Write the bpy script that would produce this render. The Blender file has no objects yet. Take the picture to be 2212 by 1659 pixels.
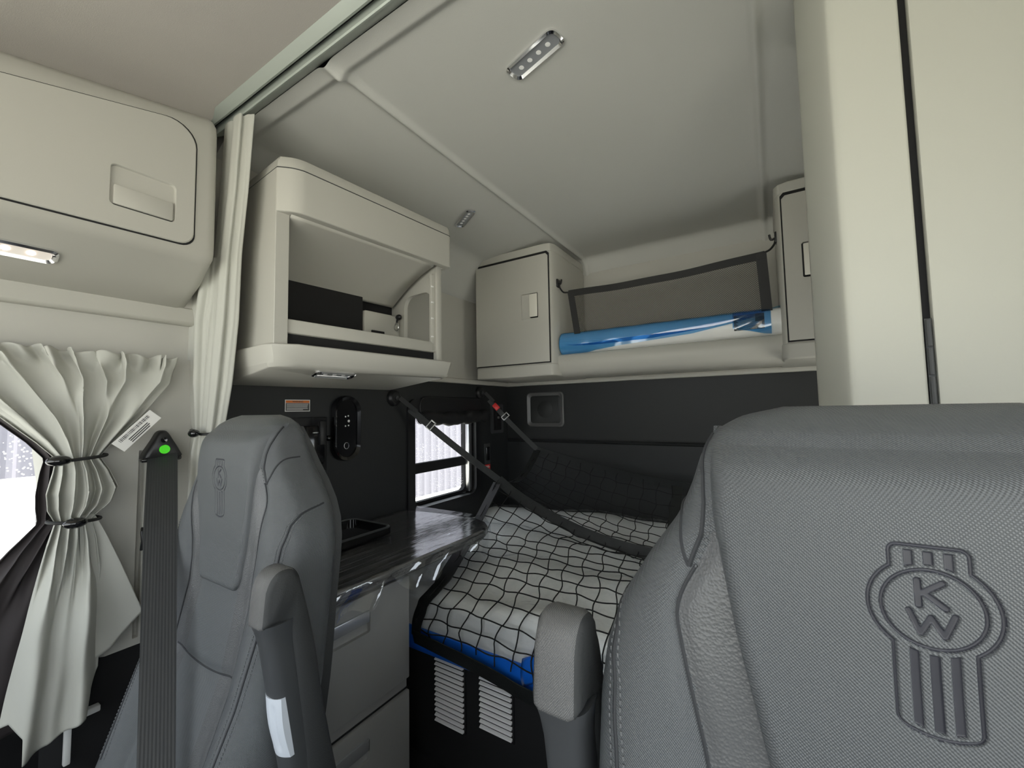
import bpy, bmesh, math, random
import numpy as np
from mathutils import Vector, Matrix
random.seed(5); rng = np.random.RandomState(7)
S = bpy.context.scene; COL = S.collection
PI = math.pi

# ------------------------------------------------------------------ materials
def mat(name, col, rough=.5, metal=0., spec=.5, coat=0., bump=None, emit=None, alpha=None, trans=None, var=None):
    m = bpy.data.materials.new(name); m.use_nodes = True
    nt = m.node_tree; b = nt.nodes['Principled BSDF']
    b.inputs['Base Color'].default_value = (*col, 1); b.inputs['Roughness'].default_value = rough
    b.inputs['Metallic'].default_value = metal; b.inputs['Specular IOR Level'].default_value = spec
    b.inputs['Coat Weight'].default_value = coat; b.inputs['Coat Roughness'].default_value = .12
    if emit: b.inputs['Emission Color'].default_value = (*emit[:3], 1); b.inputs['Emission Strength'].default_value = emit[3]
    if alpha is not None: b.inputs['Alpha'].default_value = alpha
    if trans: b.inputs['Transmission Weight'].default_value = trans
    tc = nt.nodes.new('ShaderNodeTexCoord')
    if var:                                            # gentle mottling of the material itself
        n = nt.nodes.new('ShaderNodeTexNoise'); n.inputs['Scale'].default_value = var[0]; n.inputs['Detail'].default_value = 3
        r = nt.nodes.new('ShaderNodeMix'); r.data_type = 'RGBA'
        r.inputs[6].default_value = (*col, 1); r.inputs[7].default_value = (*[c*var[1] for c in col], 1)
        nt.links.new(tc.outputs['Object'], n.inputs['Vector']); nt.links.new(n.outputs['Fac'], r.inputs[0]); nt.links.new(r.outputs[2], b.inputs['Base Color'])
    if bump:
        kind, sc, st, dist = bump
        bp = nt.nodes.new('ShaderNodeBump'); bp.inputs['Strength'].default_value = st; bp.inputs['Distance'].default_value = dist
        if kind == 'noise':
            n = nt.nodes.new('ShaderNodeTexNoise'); n.inputs['Scale'].default_value = sc; n.inputs['Detail'].default_value = 4
            nt.links.new(tc.outputs['Object'], n.inputs['Vector']); out = n.outputs['Fac']
        elif kind == 'grain':
            n = nt.nodes.new('ShaderNodeTexVoronoi'); n.inputs['Scale'].default_value = sc
            nt.links.new(tc.outputs['Object'], n.inputs['Vector']); out = n.outputs['Distance']
        elif kind == 'weave':                          # basket weave: two crossed sine waves
            sx = nt.nodes.new('ShaderNodeSeparateXYZ'); nt.links.new(tc.outputs['Object'], sx.inputs[0])
            def sn(a, c):
                ad = nt.nodes.new('ShaderNodeMath'); ad.operation = 'MULTIPLY_ADD'; ad.inputs[1].default_value = c
                nt.links.new(sx.outputs['Y'], ad.inputs[0]); nt.links.new(sx.outputs[a], ad.inputs[2])
                k = nt.nodes.new('ShaderNodeMath'); k.operation = 'MULTIPLY'; k.inputs[1].default_value = sc
                s_ = nt.nodes.new('ShaderNodeMath'); s_.operation = 'SINE'
                nt.links.new(ad.outputs[0], k.inputs[0]); nt.links.new(k.outputs[0], s_.inputs[0]); return s_.outputs[0]
            mu = nt.nodes.new('ShaderNodeMath'); mu.operation = 'MULTIPLY'
            nt.links.new(sn('X', 1.0), mu.inputs[0]); nt.links.new(sn('Z', 0.0), mu.inputs[1]); out = mu.outputs[0]
        elif kind == 'ribs':                           # lengthwise ribs of a webbing
            sx = nt.nodes.new('ShaderNodeVectorMath'); sx.operation = 'DOT_PRODUCT'; nt.links.new(tc.outputs['Object'], sx.inputs[0]); sx.inputs[1].default_value = BELTW
            k = nt.nodes.new('ShaderNodeMath'); k.operation = 'MULTIPLY'; k.inputs[1].default_value = sc
            s_ = nt.nodes.new('ShaderNodeMath'); s_.operation = 'SINE'
            nt.links.new(sx.outputs['Value'], k.inputs[0]); nt.links.new(k.outputs[0], s_.inputs[0]); out = s_.outputs[0]
        nt.links.new(out, bp.inputs['Height']); nt.links.new(bp.outputs[0], b.inputs['Normal'])
    return m

BELT0, BELT1 = Vector((-1.574, .516, 1.19)), Vector((-1.0, .335, .622))
BELTW = (BELT1-BELT0).cross(((BELT0+BELT1)/2-Vector((0, 0, 1.3)))).normalized()
PALE = (.485, .475, .43)
M = {}
M['plastic'] = mat('pale_plastic', PALE, .5, bump=('noise', 900, .12, .0006))
M['liner'] = mat('headliner_fabric', (.54, .54, .51), .85, bump=('noise', 500, .25, .001))
M['liner_front'] = mat('front_headliner_fabric', (.52, .49, .455), .9, bump=('noise', 500, .3, .001))
M['wallpale'] = mat('pale_wall_vinyl', (.48, .47, .43), .6, bump=('noise', 600, .15, .0008))
M['cream'] = mat('cream_cabinet_laminate', (.54, .54, .475), .5, bump=('noise', 700, .12, .0006))
M['dark'] = mat('charcoal_wall_vinyl', (.0165, .0178, .0182), .55, bump=('noise', 500, .2, .0008))
M['black'] = mat('black_plastic', (.012, .012, .013), .4)
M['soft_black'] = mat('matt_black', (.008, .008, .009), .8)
M['gloss_black'] = mat('gloss_black_plastic', (.006, .006, .007), .12, coat=.5)
M['grey_plastic'] = mat('dark_grey_plastic', (.055, .058, .06), .45)
M['weave'] = mat('woven_seat_vinyl', (.10, .107, .113), .38, bump=('weave', 2250, .6, .0006))
M['grain'] = mat('grained_seat_leather', (.10, .103, .107), .36, bump=('grain', 380, .5, .001))
M['pressed'] = mat('heat_pressed_vinyl', (.034, .035, .046), .45)
M['seam'] = mat('seam_thread', (.03, .032, .036), .7)
M['stitch'] = mat('stitch_thread', (.13, .135, .14), .7)
M['arm_side'] = mat('armrest_shell', (.035, .037, .038), .6, bump=('noise', 400, .5, .001))
M['arm_pad'] = mat('armrest_pad_vinyl', (.12, .12, .12), .4, bump=('weave', 2250, .55, .0005))
M['sleeve'] = mat('armrest_sleeve', (.055, .058, .062), .42)
M['lever'] = mat('silver_white_lever', (.62, .66, .72), .4)
M['chrome'] = mat('chrome', (.8, .8, .82), .12, metal=1)
M['steel'] = mat('brushed_steel', (.5, .5, .5), .3, metal=1)
M['lens'] = mat('lamp_lens', (.30, .31, .33), .18, coat=.6)
M['led'] = mat('led_reflector', (.95, .95, .95), .3)
M['led_on'] = mat('lit_led', (1, .93, .85), .3, emit=(1, .84, .7, 5))
M['lens_on'] = mat('lit_lens', (.9, .85, .8), .2, emit=(1, .86, .76, .12))
M['curtain'] = mat('pale_curtain_cloth', (.50, .50, .455), .8, bump=('noise', 900, .2, .0006))
M['lining'] = mat('dark_curtain_lining', (.03, .024, .025), .75)
M['elastic'] = mat('black_elastic', (.012, .012, .012), .6)
M['webbing'] = mat('seat_belt_webbing', (.028, .03, .032), .5, bump=('ribs', 1100, .3, .0005))
M['strap'] = mat('black_strap', (.008, .009, .009), .5, bump=('noise', 260, .6, .002), var=(26, 2.6))
M['cord'] = mat('net_cord', (.004, .004, .004), .8)
M['green'] = mat('green_button', (.08, .75, .02), .4, emit=(.1, 1, .03, .12))
M['white'] = mat('white_plastic', (.8, .8, .78), .35)
M['label'] = mat('white_label', (.78, .77, .74), .6)
M['ink'] = mat('label_ink', (.06, .06, .06), .7)
M['orange'] = mat('orange_label', (.75, .2, .04), .6)
M['red'] = mat('red_plastic', (.75, .03, .03), .4)
M['paddle'] = mat('cream_latch', (.74, .72, .64), .4)
M['track'] = mat('grey_green_track', (.44, .48, .44), .38, metal=.2)
M['mattress'] = mat('pale_mattress_cloth', (.88, .885, .87), .6, bump=('noise', 40, .4, .006))
M['blue'] = mat('blue_mattress_base', (.008, .14, .68), .3, coat=.4)
M['drawer'] = mat('grey_drawer_front', (.30, .30, .295), .5, bump=('noise', 600, .1, .0006))
M['handle'] = mat('silver_drawer_handle', (.42, .43, .45), .3, metal=.5)
M['silver'] = mat('silver_vent_slat', (.9, .9, .9), .35)
M['film'] = None
# wood grain
def wood():
    m = mat('dark_wood_laminate', (.05, .045, .045), .14, coat=.5)
    nt = m.node_tree; b = nt.nodes['Principled BSDF']; tc = nt.nodes.new('ShaderNodeTexCoord'); mp = nt.nodes.new('ShaderNodeMapping')
    mp.inputs['Scale'].default_value = (70, 2.2, 70); mp.inputs['Rotation'].default_value = (0, 0, 0)
    n = nt.nodes.new('ShaderNodeTexNoise'); n.inputs['Scale'].default_value = 1.6; n.inputs['Detail'].default_value = 5
    r = nt.nodes.new('ShaderNodeValToRGB'); r.color_ramp.elements[0].position = .38; r.color_ramp.elements[1].position = .68
    r.color_ramp.elements[0].color = (.026, .025, .026, 1); r.color_ramp.elements[1].color = (.20, .195, .195, 1)
    nt.links.new(tc.outputs['Object'], mp.inputs[0]); nt.links.new(mp.outputs[0], n.inputs['Vector'])
    nt.links.new(n.outputs['Fac'], r.inputs[0]); nt.links.new(r.outputs[0], b.inputs['Base Color']); return m
M['wood'] = wood()
def film(name, tint, a, scale, st, fog=.0, stretch=(1, 1, 1), rough=.12):
    m = bpy.data.materials.new(name); m.use_nodes = True; nt = m.node_tree; nt.nodes.clear()
    o = nt.nodes.new('ShaderNodeOutputMaterial'); t = nt.nodes.new('ShaderNodeBsdfTransparent'); t.inputs[0].default_value = (*tint, 1)
    g = nt.nodes.new('ShaderNodeBsdfGlossy'); g.inputs['Roughness'].default_value = rough; g.inputs[0].default_value = (.9, .92, .95, 1)
    d = nt.nodes.new('ShaderNodeBsdfTranslucent'); d.inputs[0].default_value = (.8, .83, .86, 1)
    n = nt.nodes.new('ShaderNodeTexNoise'); n.inputs['Scale'].default_value = scale; n.inputs['Detail'].default_value = 3
    tc = nt.nodes.new('ShaderNodeTexCoord'); mp = nt.nodes.new('ShaderNodeMapping'); mp.inputs['Scale'].default_value = stretch; mp.inputs['Rotation'].default_value = (0, 0, .35)
    nt.links.new(tc.outputs['Object'], mp.inputs[0]); nt.links.new(mp.outputs[0], n.inputs['Vector'])
    bp = nt.nodes.new('ShaderNodeBump'); bp.inputs['Strength'].default_value = st; bp.inputs['Distance'].default_value = .01
    nt.links.new(n.outputs['Fac'], bp.inputs['Height']); nt.links.new(bp.outputs[0], g.inputs['Normal'])
    m1 = nt.nodes.new('ShaderNodeMixShader'); m1.inputs[0].default_value = fog
    m2 = nt.nodes.new('ShaderNodeMixShader'); m2.inputs[0].default_value = a
    nt.links.new(t.outputs[0], m1.inputs[1]); nt.links.new(d.outputs[0], m1.inputs[2])
    nt.links.new(m1.outputs[0], m2.inputs[1]); nt.links.new(g.outputs[0], m2.inputs[2]); nt.links.new(m2.outputs[0], o.inputs[0]); return m
M['film'] = film('clear_plastic_film', (.96, .97, .98), .17, 20, .12, .04, (3.2, .35, 1), .05)
M['film_soft'] = film('clear_mattress_film', (.98, .985, .99), .10, 14, .7, .06, (1, 1.6, 1), .1)
M['bluefilm'] = film('blue_protective_film', (.30, .60, .88), .12, 8, .12, .0)
def glass():
    m = bpy.data.materials.new('window_glass'); m.use_nodes = True; nt = m.node_tree; nt.nodes.clear()
    o = nt.nodes.new('ShaderNodeOutputMaterial'); t = nt.nodes.new('ShaderNodeBsdfTransparent'); t.inputs[0].default_value = (.93, .94, .95, 1)
    g = nt.nodes.new('ShaderNodeBsdfGlossy'); g.inputs['Roughness'].default_value = .02
    d = nt.nodes.new('ShaderNodeBsdfTranslucent'); d.inputs[0].default_value = (1, 1, 1, 1)
    v = nt.nodes.new('ShaderNodeTexVoronoi'); v.inputs['Scale'].default_value = 95
    tc = nt.nodes.new('ShaderNodeTexCoord'); nt.links.new(tc.outputs['Object'], v.inputs['Vector'])
    n = nt.nodes.new('ShaderNodeTexNoise'); n.inputs['Scale'].default_value = 7; nt.links.new(tc.outputs['Object'], n.inputs['Vector'])
    th = nt.nodes.new('ShaderNodeMath'); th.operation = 'MULTIPLY_ADD'; th.inputs[1].default_value = .55; th.inputs[2].default_value = -.155
    nt.links.new(n.outputs['Fac'], th.inputs[0])
    lt = nt.nodes.new('ShaderNodeMath'); lt.operation = 'LESS_THAN'; nt.links.new(v.outputs['Distance'], lt.inputs[0]); nt.links.new(th.outputs[0], lt.inputs[1])
    sc = nt.nodes.new('ShaderNodeMath'); sc.operation = 'MULTIPLY'; sc.inputs[1].default_value = .75; nt.links.new(lt.outputs[0], sc.inputs[0])
    m1 = nt.nodes.new('ShaderNodeMixShader'); m1.inputs[0].default_value = .04
    m2 = nt.nodes.new('ShaderNodeMixShader'); nt.links.new(sc.outputs[0], m2.inputs[0])
    nt.links.new(t.outputs[0], m1.inputs[1]); nt.links.new(g.outputs[0], m1.inputs[2])
    nt.links.new(m1.outputs[0], m2.inputs[1]); nt.links.new(d.outputs[0], m2.inputs[2]); nt.links.new(m2.outputs[0], o.inputs[0]); return m
M['glass'] = glass()
def meshcloth():
    m = mat('pocket_mesh_cloth', (.075, .07, .06), .8); nt = m.node_tree; b = nt.nodes['Principled BSDF']
    tc = nt.nodes.new('ShaderNodeTexCoord'); sx = nt.nodes.new('ShaderNodeSeparateXYZ'); nt.links.new(tc.outputs['Object'], sx.inputs[0])
    def s(sg):
        a = nt.nodes.new('ShaderNodeMath'); a.operation = 'MULTIPLY_ADD'; a.inputs[1].default_value = sg
        nt.links.new(sx.outputs['Z'], a.inputs[0]); nt.links.new(sx.outputs['X'], a.inputs[2])
        k = nt.nodes.new('ShaderNodeMath'); k.operation = 'MULTIPLY'; k.inputs[1].default_value = 330
        q = nt.nodes.new('ShaderNodeMath'); q.operation = 'SINE'; nt.links.new(a.outputs[0], k.inputs[0]); nt.links.new(k.outputs[0], q.inputs[0]); return q.outputs[0]
    mu = nt.nodes.new('ShaderNodeMath'); mu.operation = 'MULTIPLY'; nt.links.new(s(1.), mu.inputs[0]); nt.links.new(s(-1.), mu.inputs[1])
    ab = nt.nodes.new('ShaderNodeMath'); ab.operation = 'ABSOLUTE'; nt.links.new(mu.outputs[0], ab.inputs[0])
    lt = nt.nodes.new('ShaderNodeMath'); lt.operation = 'LESS_THAN'; lt.inputs[1].default_value = .34; nt.links.new(ab.outputs[0], lt.inputs[0])
    nt.links.new(lt.outputs[0], b.inputs['Alpha']); return m
M['meshcloth'] = meshcloth()

# ------------------------------------------------------------------ mesh helpers
class G:
    def __init__(s): s.v = []; s.f = []; s.mi = []
    def add(s, vs, fs, mi=0):
        o = len(s.v); s.v += [tuple(map(float, p)) for p in vs]
        for f in fs: s.f.append([i+o for i in f]); s.mi.append(mi)
        return s
    def bm(s, bm, mi=0):
        bm.verts.ensure_lookup_table(); bm.verts.index_update()
        s.add([v.co for v in bm.verts], [[v.index for v in f.verts] for f in bm.faces], mi); bm.free(); return s
    def rbox(s, a, b, r=.004, seg=2, mi=0, fr=None):
        bm = bmesh.new(); bmesh.ops.create_cube(bm, size=1)
        a = Vector(a); b = Vector(b)
        for v in bm.verts: v.co = Vector([a[i]+(b[i]-a[i])*(v.co[i]+.5) for i in range(3)])
        r = min(r, .49*min(abs(b[i]-a[i]) for i in range(3)))
        if r > 0: bmesh.ops.bevel(bm, geom=list(bm.edges), offset=r, segments=seg, profile=.5, affect='EDGES')
        if fr is not None: bmesh.ops.transform(bm, matrix=fr, verts=bm.verts)
        return s.bm(bm, mi)
    def loft(s, rings, caps=True, closed=True, mi=0):
        n = len(rings[0]); vs = [p for r in rings for p in r]; fs = []
        for i in range(len(rings)-1):
            for j in range(n if closed else n-1):
                k = (j+1) % n; fs.append([i*n+j, i*n+k, (i+1)*n+k, (i+1)*n+j])
        if caps: fs.append(list(range(n))[::-1]); fs.append([(len(rings)-1)*n+j for j in range(n)])
        return s.add(vs, fs, mi)
    def grid(s, P, mi=0, mif=None):
        P = np.asarray(P); a, b = P.shape[:2]; o = len(s.v); s.v += [tuple(p) for p in P.reshape(-1, 3).tolist()]
        for i in range(a-1):
            for j in range(b-1):
                s.f.append([o+i*b+j, o+(i+1)*b+j, o+(i+1)*b+j+1, o+i*b+j+1]); s.mi.append(mi if mif is None else int(mif[i, j]))
        return s
    def tube(s, path, r, n=8, closed=False, mi=0, flat=None):
        P = [Vector(p) for p in path]; L = len(P); up = None; rings = []
        for i, p in enumerate(P):
            t = (P[(i+1) % L]-P[i-1]) if closed else (P[min(i+1, L-1)]-P[max(i-1, 0)])
            t = t.normalized() if t.length > 1e-9 else Vector((0, 0, 1))
            if up is None: up = t.orthogonal().normalized()
            up = (up-t*up.dot(t)); up = up.normalized() if up.length > 1e-6 else t.orthogonal().normalized()
            w = t.cross(up); rr = r[i] if hasattr(r, '__len__') else r
            rings.append([p+(up*math.cos(2*PI*k/n)+w*math.sin(2*PI*k/n))*rr for k in range(n)])
        if closed: rings.append(rings[0])
        return s.loft(rings, caps=not closed, mi=mi)
    def ribbon(s, path, wdir, w, th, mi=0):
        P = [Vector(p) for p in path]; rings = []; L = len(P)
        for i, p in enumerate(P):
            t = (P[min(i+1, L-1)]-P[max(i-1, 0)]).normalized()
            d = Vector(wdir[i]) if hasattr(wdir[0], '__len__') else Vector(wdir)
            d = (d-t*d.dot(t)).normalized(); nn = t.cross(d); ww = w[i] if hasattr(w, '__len__') else w
            rings.append([p+d*ww/2+nn*th/2, p-d*ww/2+nn*th/2, p-d*ww/2-nn*th/2, p+d*ww/2-nn*th/2])
        return s.loft(rings, mi=mi)
    def prism(s, loop, axis, a, b, mi=0):
        ax = 'XYZ'.index(axis)
        def mk(p, c): q = list(p); q.insert(ax, c); return q
        return s.loft([[mk(p, a) for p in loop], [mk(p, b) for p in loop]], mi=mi)
    def lathe(s, prof, n=24, fr=None, mi=0):
        rings = [[(r*math.cos(2*PI*k/n), r*math.sin(2*PI*k/n), z) for k in range(n)] for r, z in prof]
        if fr is not None: rings = [[fr @ Vector(p) for p in q] for q in rings]
        return s.loft(rings, mi=mi)
    def ball(s, c, r, sc=(1, 1, 1), mi=0):
        bm = bmesh.new(); bmesh.ops.create_uvsphere(bm, u_segments=16, v_segments=10, radius=r)
        for v in bm.verts: v.co = Vector([c[i]+v.co[i]*sc[i] for i in range(3)])
        return s.bm(bm, mi)
    def xf(s, m): s.v = [tuple(m @ Vector(p)) for p in s.v]; return s
def frame(o, ax, ay, az=None):
    ax = Vector(ax).normalized(); ay = Vector(ay); ay = (ay-ax*ay.dot(ax)).normalized(); az = ax.cross(ay)
    m = Matrix((ax, ay, az)).transposed().to_4x4(); m.translation = Vector(o); return m
def rrect(x0, y0, x1, y1, r, n=5):
    out = []
    for cx, cy, a0 in ((x1-r, y1-r, 0), (x0+r, y1-r, 90), (x0+r, y0+r, 180), (x1-r, y0+r, 270)):
        for k in range(n+1):
            a = math.radians(a0+90*k/n); out.append((cx+r*math.cos(a), cy+r*math.sin(a)))
    return out
ORG = {}
def obj(name, g, m, parent=None, smooth=True, kind=None, label=None, bevel=None, subsurf=0, solid=None, angle=35):
    me = bpy.data.meshes.new(name); o0 = ORG[parent.name] if parent else Vector((0, 0, 0))
    me.from_pydata([tuple(Vector(p)-o0) for p in g.v], [], g.f)
    for x in (m if isinstance(m, (list, tuple)) else [m]): me.materials.append(M[x])
    me.polygons.foreach_set('material_index', g.mi); me.validate(); 
    bm = bmesh.new(); bm.from_mesh(me); bmesh.ops.recalc_face_normals(bm, faces=bm.faces); bm.to_mesh(me); bm.free()
    if smooth:
        me.polygons.foreach_set('use_smooth', [True]*len(me.polygons)); me.set_sharp_from_angle(angle=math.radians(angle))
    o = bpy.data.objects.new(name, me); COL.objects.link(o); ORG[o.name] = o0
    if parent: o.parent = parent
    if kind: o['kind'] = kind
    if label: o['label'] = label
    if solid: md = o.modifiers.new('thick', 'SOLIDIFY'); md.thickness = solid; md.offset = 0
    if bevel: md = o.modifiers.new('bevel', 'BEVEL'); md.width = bevel; md.segments = 3; md.limit_method = 'ANGLE'; md.angle_limit = math.radians(40)
    if subsurf: md = o.modifiers.new('sub', 'SUBSURF'); md.levels = subsurf; md.render_levels = subsurf
    return o
def cut(g, cutters, mi_cut=0):
    def tmp(gg):
        me = bpy.data.meshes.new('tmp'); me.from_pydata(gg.v, [], gg.f); me.validate()
        bm = bmesh.new(); bm.from_mesh(me); bmesh.ops.remove_doubles(bm, verts=bm.verts, dist=1e-6); bmesh.ops.recalc_face_normals(bm, faces=bm.faces); bm.to_mesh(me); bm.free()
        o = bpy.data.objects.new('tmp', me); COL.objects.link(o); return o
    a = tmp(g); cs = [tmp(c) for c in cutters]
    for c in cs:
        md = a.modifiers.new('b', 'BOOLEAN'); md.operation = 'DIFFERENCE'; md.solver = 'EXACT'; md.object = c
    dg = bpy.context.evaluated_depsgraph_get(); me = bpy.data.meshes.new_from_object(a.evaluated_get(dg))
    r = G(); r.add([v.co[:] for v in me.vertices], [list(p.vertices) for p in me.polygons])
    for o in [a]+cs: bpy.data.objects.remove(o)
    return r
def thing(name, label, cat, loc, group=None):
    o = bpy.data.objects.new(name, None); COL.objects.link(o); o.location = loc; o.empty_display_size = .05
    ORG[o.name] = Vector(loc); o['label'] = label; o['category'] = cat
    if group: o['group'] = group
    return o
def tag(o, label, cat, group=None):
    o['label'] = label; o['category'] = cat
    if group: o['group'] = group
    return o
def struct(name, g, m, **k): return obj(name, g, m, kind='structure', **k)
def ip(x, xs, ys): return float(np.interp(x, xs, ys))
def smooth_path(pts, n=8):
    P = [Vector(p) for p in pts]; out = []
    for i in range(len(P)-1):
        a, b, c, d = P[max(i-1, 0)], P[i], P[i+1], P[min(i+2, len(P)-1)]
        for k in range(n):
            t = k/n; out.append(.5*((2*b)+(c-a)*t+(2*a-5*b+4*c-d)*t*t+(3*b-a-3*c+d)*t**3))
    return out+[P[-1]]
def sst(a, b, x):
    t = np.clip((x-a)/(b-a), 0, 1); return t*t*(3-2*t)

# ------------------------------------------------------------------ camera
cam = bpy.data.cameras.new('camera'); co = bpy.data.objects.new('camera', cam); COL.objects.link(co); S.camera = co
cam.sensor_fit = 'HORIZONTAL'; cam.sensor_width = 36; cam.lens = 900/2212*36; cam.clip_start = .02; cam.clip_end = 300
y, p, ro = math.radians(32), math.radians(3.6), math.radians(1.0)
Wd = Vector((-math.sin(y)*math.cos(p), math.cos(y)*math.cos(p), math.sin(p))); rh = Vector((math.cos(y), math.sin(y), 0)); uh = rh.cross(Wd)
Rt = math.cos(ro)*rh-math.sin(ro)*uh; Up = math.sin(ro)*rh+math.cos(ro)*uh
mm = Matrix((Rt, Up, -Wd)).transposed().to_4x4(); mm.translation = (0, 0, 1.30); co.matrix_world = mm

# ------------------------------------------------------------------ room shell
XL, XR, YB, YT = -1.65, .65, 2.57, .62
struct('floor', G().rbox((XL-.1, -1.0, -.04), (XR+.1, YB+.1, 0), 0), 'soft_black', smooth=False)
# lower left sleeper wall with a window hole
WY0, WY1, WZ0, WZ1 = 1.60, 2.20, .74, 1.335
wl = cut(G().rbox((XL-.09, .62, 0), (XL, YB+.1, 1.475), 0), [G().loft([[(x, a, b) for a, b in rrect(WY0, WZ0, WY1, WZ1, .05)] for x in (XL-.2, XL+.1)])])
struct('wall_left', wl, 'dark', angle=30)
struct('wall_left_upper', G().rbox((XL-.09, .62, 1.475), (XL, YB+.1, 2.4), 0), 'wallpale', smooth=False)
struct('trim_1', G().rbox((XL, 1.42, 2.035), (XL+.008, YB, 2.05), .002), 'grey_plastic')
# back wall: charcoal below, pale above, with a pressed crease
prof = [(YB+.1, 0), (YB-.006, 0), (YB-.006, 1.075)]+[(YB-.006+.012*math.sin(PI*k/6), 1.075+.022*k/6) for k in range(7)]+[(YB, 1.11), (YB, 1.475), (YB+.1, 1.475)]
struct('wall_back', G().prism(prof, 'X', XL-.05, XR+.05), 'dark')
struct('wall_back_upper', G().rbox((XL-.05, YB, 1.475), (XR+.05, YB+.1, 2.4), 0), 'wallpale', smooth=False)
struct('trim_2', G().rbox((XL, YB-.03, 1.47), (XR, YB, 1.50), .008), 'wallpale')
struct('trim_3', G().rbox((XL, 1.50, 1.47), (XL+.03, YB, 1.50), .008), 'wallpale')
wr = cut(G().rbox((XR, -1.0, 0), (XR+.09, YB+.1, 2.4), 0), [G().rbox((XR-.1, -.80, .85), (XR+.3, .40, 1.62), 0), G().rbox((XR-.1, WY0, WZ0), (XR+.3, WY1, WZ1), 0)])
struct('wall_right', wr, 'wallpale', smooth=False)
# headliner: flat centre, beads along both sides, coves to the walls
xs = np.unique(np.round(np.concatenate([np.linspace(XL-.02, XR+.02, 70), np.linspace(-1.06, -.94, 31), np.linspace(-.06, .06, 31)]), 4))
ys = np.unique(np.round(np.concatenate([np.linspace(.66, YB+.02, 60), np.linspace(.68, .79, 34), np.linspace(YB-.1, YB+.02, 20)]), 4))
XX, YY = np.meshgrid(xs, ys, indexing='ij'); A = np.abs(XX+.5)
fY = sst(.72, 1.7, YY); Z = 2.28-.045*fY*np.clip((A-.5)/.5, 0, 2)**1.2-(.05+.17*fY)*sst(1.05-.05*fY, 1.17, A)
side = sst(.49, .52, A); 
Z -= .014*np.exp(-((A-.505)/.014)**2)*sst(.66, .74, YY)
Z -= .012*side*sst(.70, .75, YY)*0+.014*(1-sst(.705, .735, YY))
Z -= .012*np.exp(-((A-.505)/.02)**2)*(1-sst(.70, .76, YY))
Z -= .10*sst(YB-.10, YB+.02, YY)**2
Z += .0012*np.sin(XX*5.1+1)*np.sin(YY*4.3)
ce = G().grid(np.stack([XX, YY, Z], -1)); struct('ceiling', ce, 'liner', angle=60)
struct('roof_panel', G().rbox((XL-.1, .6, 2.36), (XR+.1, YB+.1, 2.40), 0), 'soft_black', smooth=False)
# front headliner sloping down towards the windscreen
xs = np.linspace(XL-.02, XR+.02, 40); ys = np.linspace(-.95, .585, 40); XX, YY = np.meshgrid(xs, ys, indexing='ij')
Z = 2.262-.20*(.585-YY)-.05*(.585-YY)**2-.14*sst(.95, 1.17, np.abs(XX+.5))
struct('ceiling_front', G().grid(np.stack([XX, YY, Z], -1)), 'liner_front', angle=60)
struct('roof_panel_front', G().loft([[(x, a, b) for a, b in ((-1.0, 2.02), (.62, 2.36), (.62, 2.40), (-1.0, 2.06))] for x in (XL-.1, XR+.1)]), 'soft_black', smooth=False)
# windscreen wall in front (behind the camera)
struct('wall_front', G().rbox((XL-.1, -1.05, 0), (XR+.1, -1.0, .70), 0).rbox((XL-.1, -1.05, 1.92), (XR+.1, -1.0, 2.1), 0), 'soft_black', smooth=False)

# left cab wall: window opening, pillar, door
struct('wall_left_cab', G().rbox((XL-.09, -1.0, 1.385), (-1.62, .62, 1.60), 0).rbox((XL-.09, -1.0, 1.595), (-1.605, .62, 2.3), 0), 'wallpale', smooth=False)
struct('trim_4', G().prism([(-1.65, 1.592), (-1.60, 1.592), (-1.592, 1.60), (-1.60, 1.65), (-1.65, 1.65)], 'Y', -.9, .60), 'plastic', bevel=.004)
pil = G().loft([[(-1.60, a, z), (-1.605, .62, z), (-1.68, .62, z), (-1.68, a-.04, z), (-1.635, a-.03, z), (-1.61, a-.012, z)] for z, a in ((.64, .41), (.8, .38), (1.0, .335), (1.2, .31), (1.39, .29), (1.48, .28))])
pil = cut(pil, [G().rbox((-1.62, .468, .66), (-1.5, .482, 1.20), .002)])
struct('trim_5', pil, 'wallpale', angle=40)
struct('trim_6', G().rbox((-1.64, .30, 0), (-1.625, .64, .66), .004), 'soft_black')
# passenger door: dark inner panel, window frame, pane
dr = G().rbox((-1.72, -.95, 0), (-1.63, .34, .80), .01)
d1 = struct('door_1', dr, 'black')
fr_o = rrect(-.90, .76, .31, 1.40, .04); fr_i = rrect(-.84, .82, .285, 1.345, .03)
wf = G().loft([[(-1.70, a, b) for a, b in fr_o], [(-1.63, a, b) for a, b in fr_o], [(-1.625, a, b) for a, b in fr_i], [(-1.70, a, b) for a, b in fr_i], [(-1.70, a, b) for a, b in fr_o]], caps=False)
w2 = struct('window_2', wf, 'black')
obj('pane', G().rbox((-1.685, -.86, .80), (-1.680, .30, 1.36), 0), 'glass', w2, smooth=False)

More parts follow.
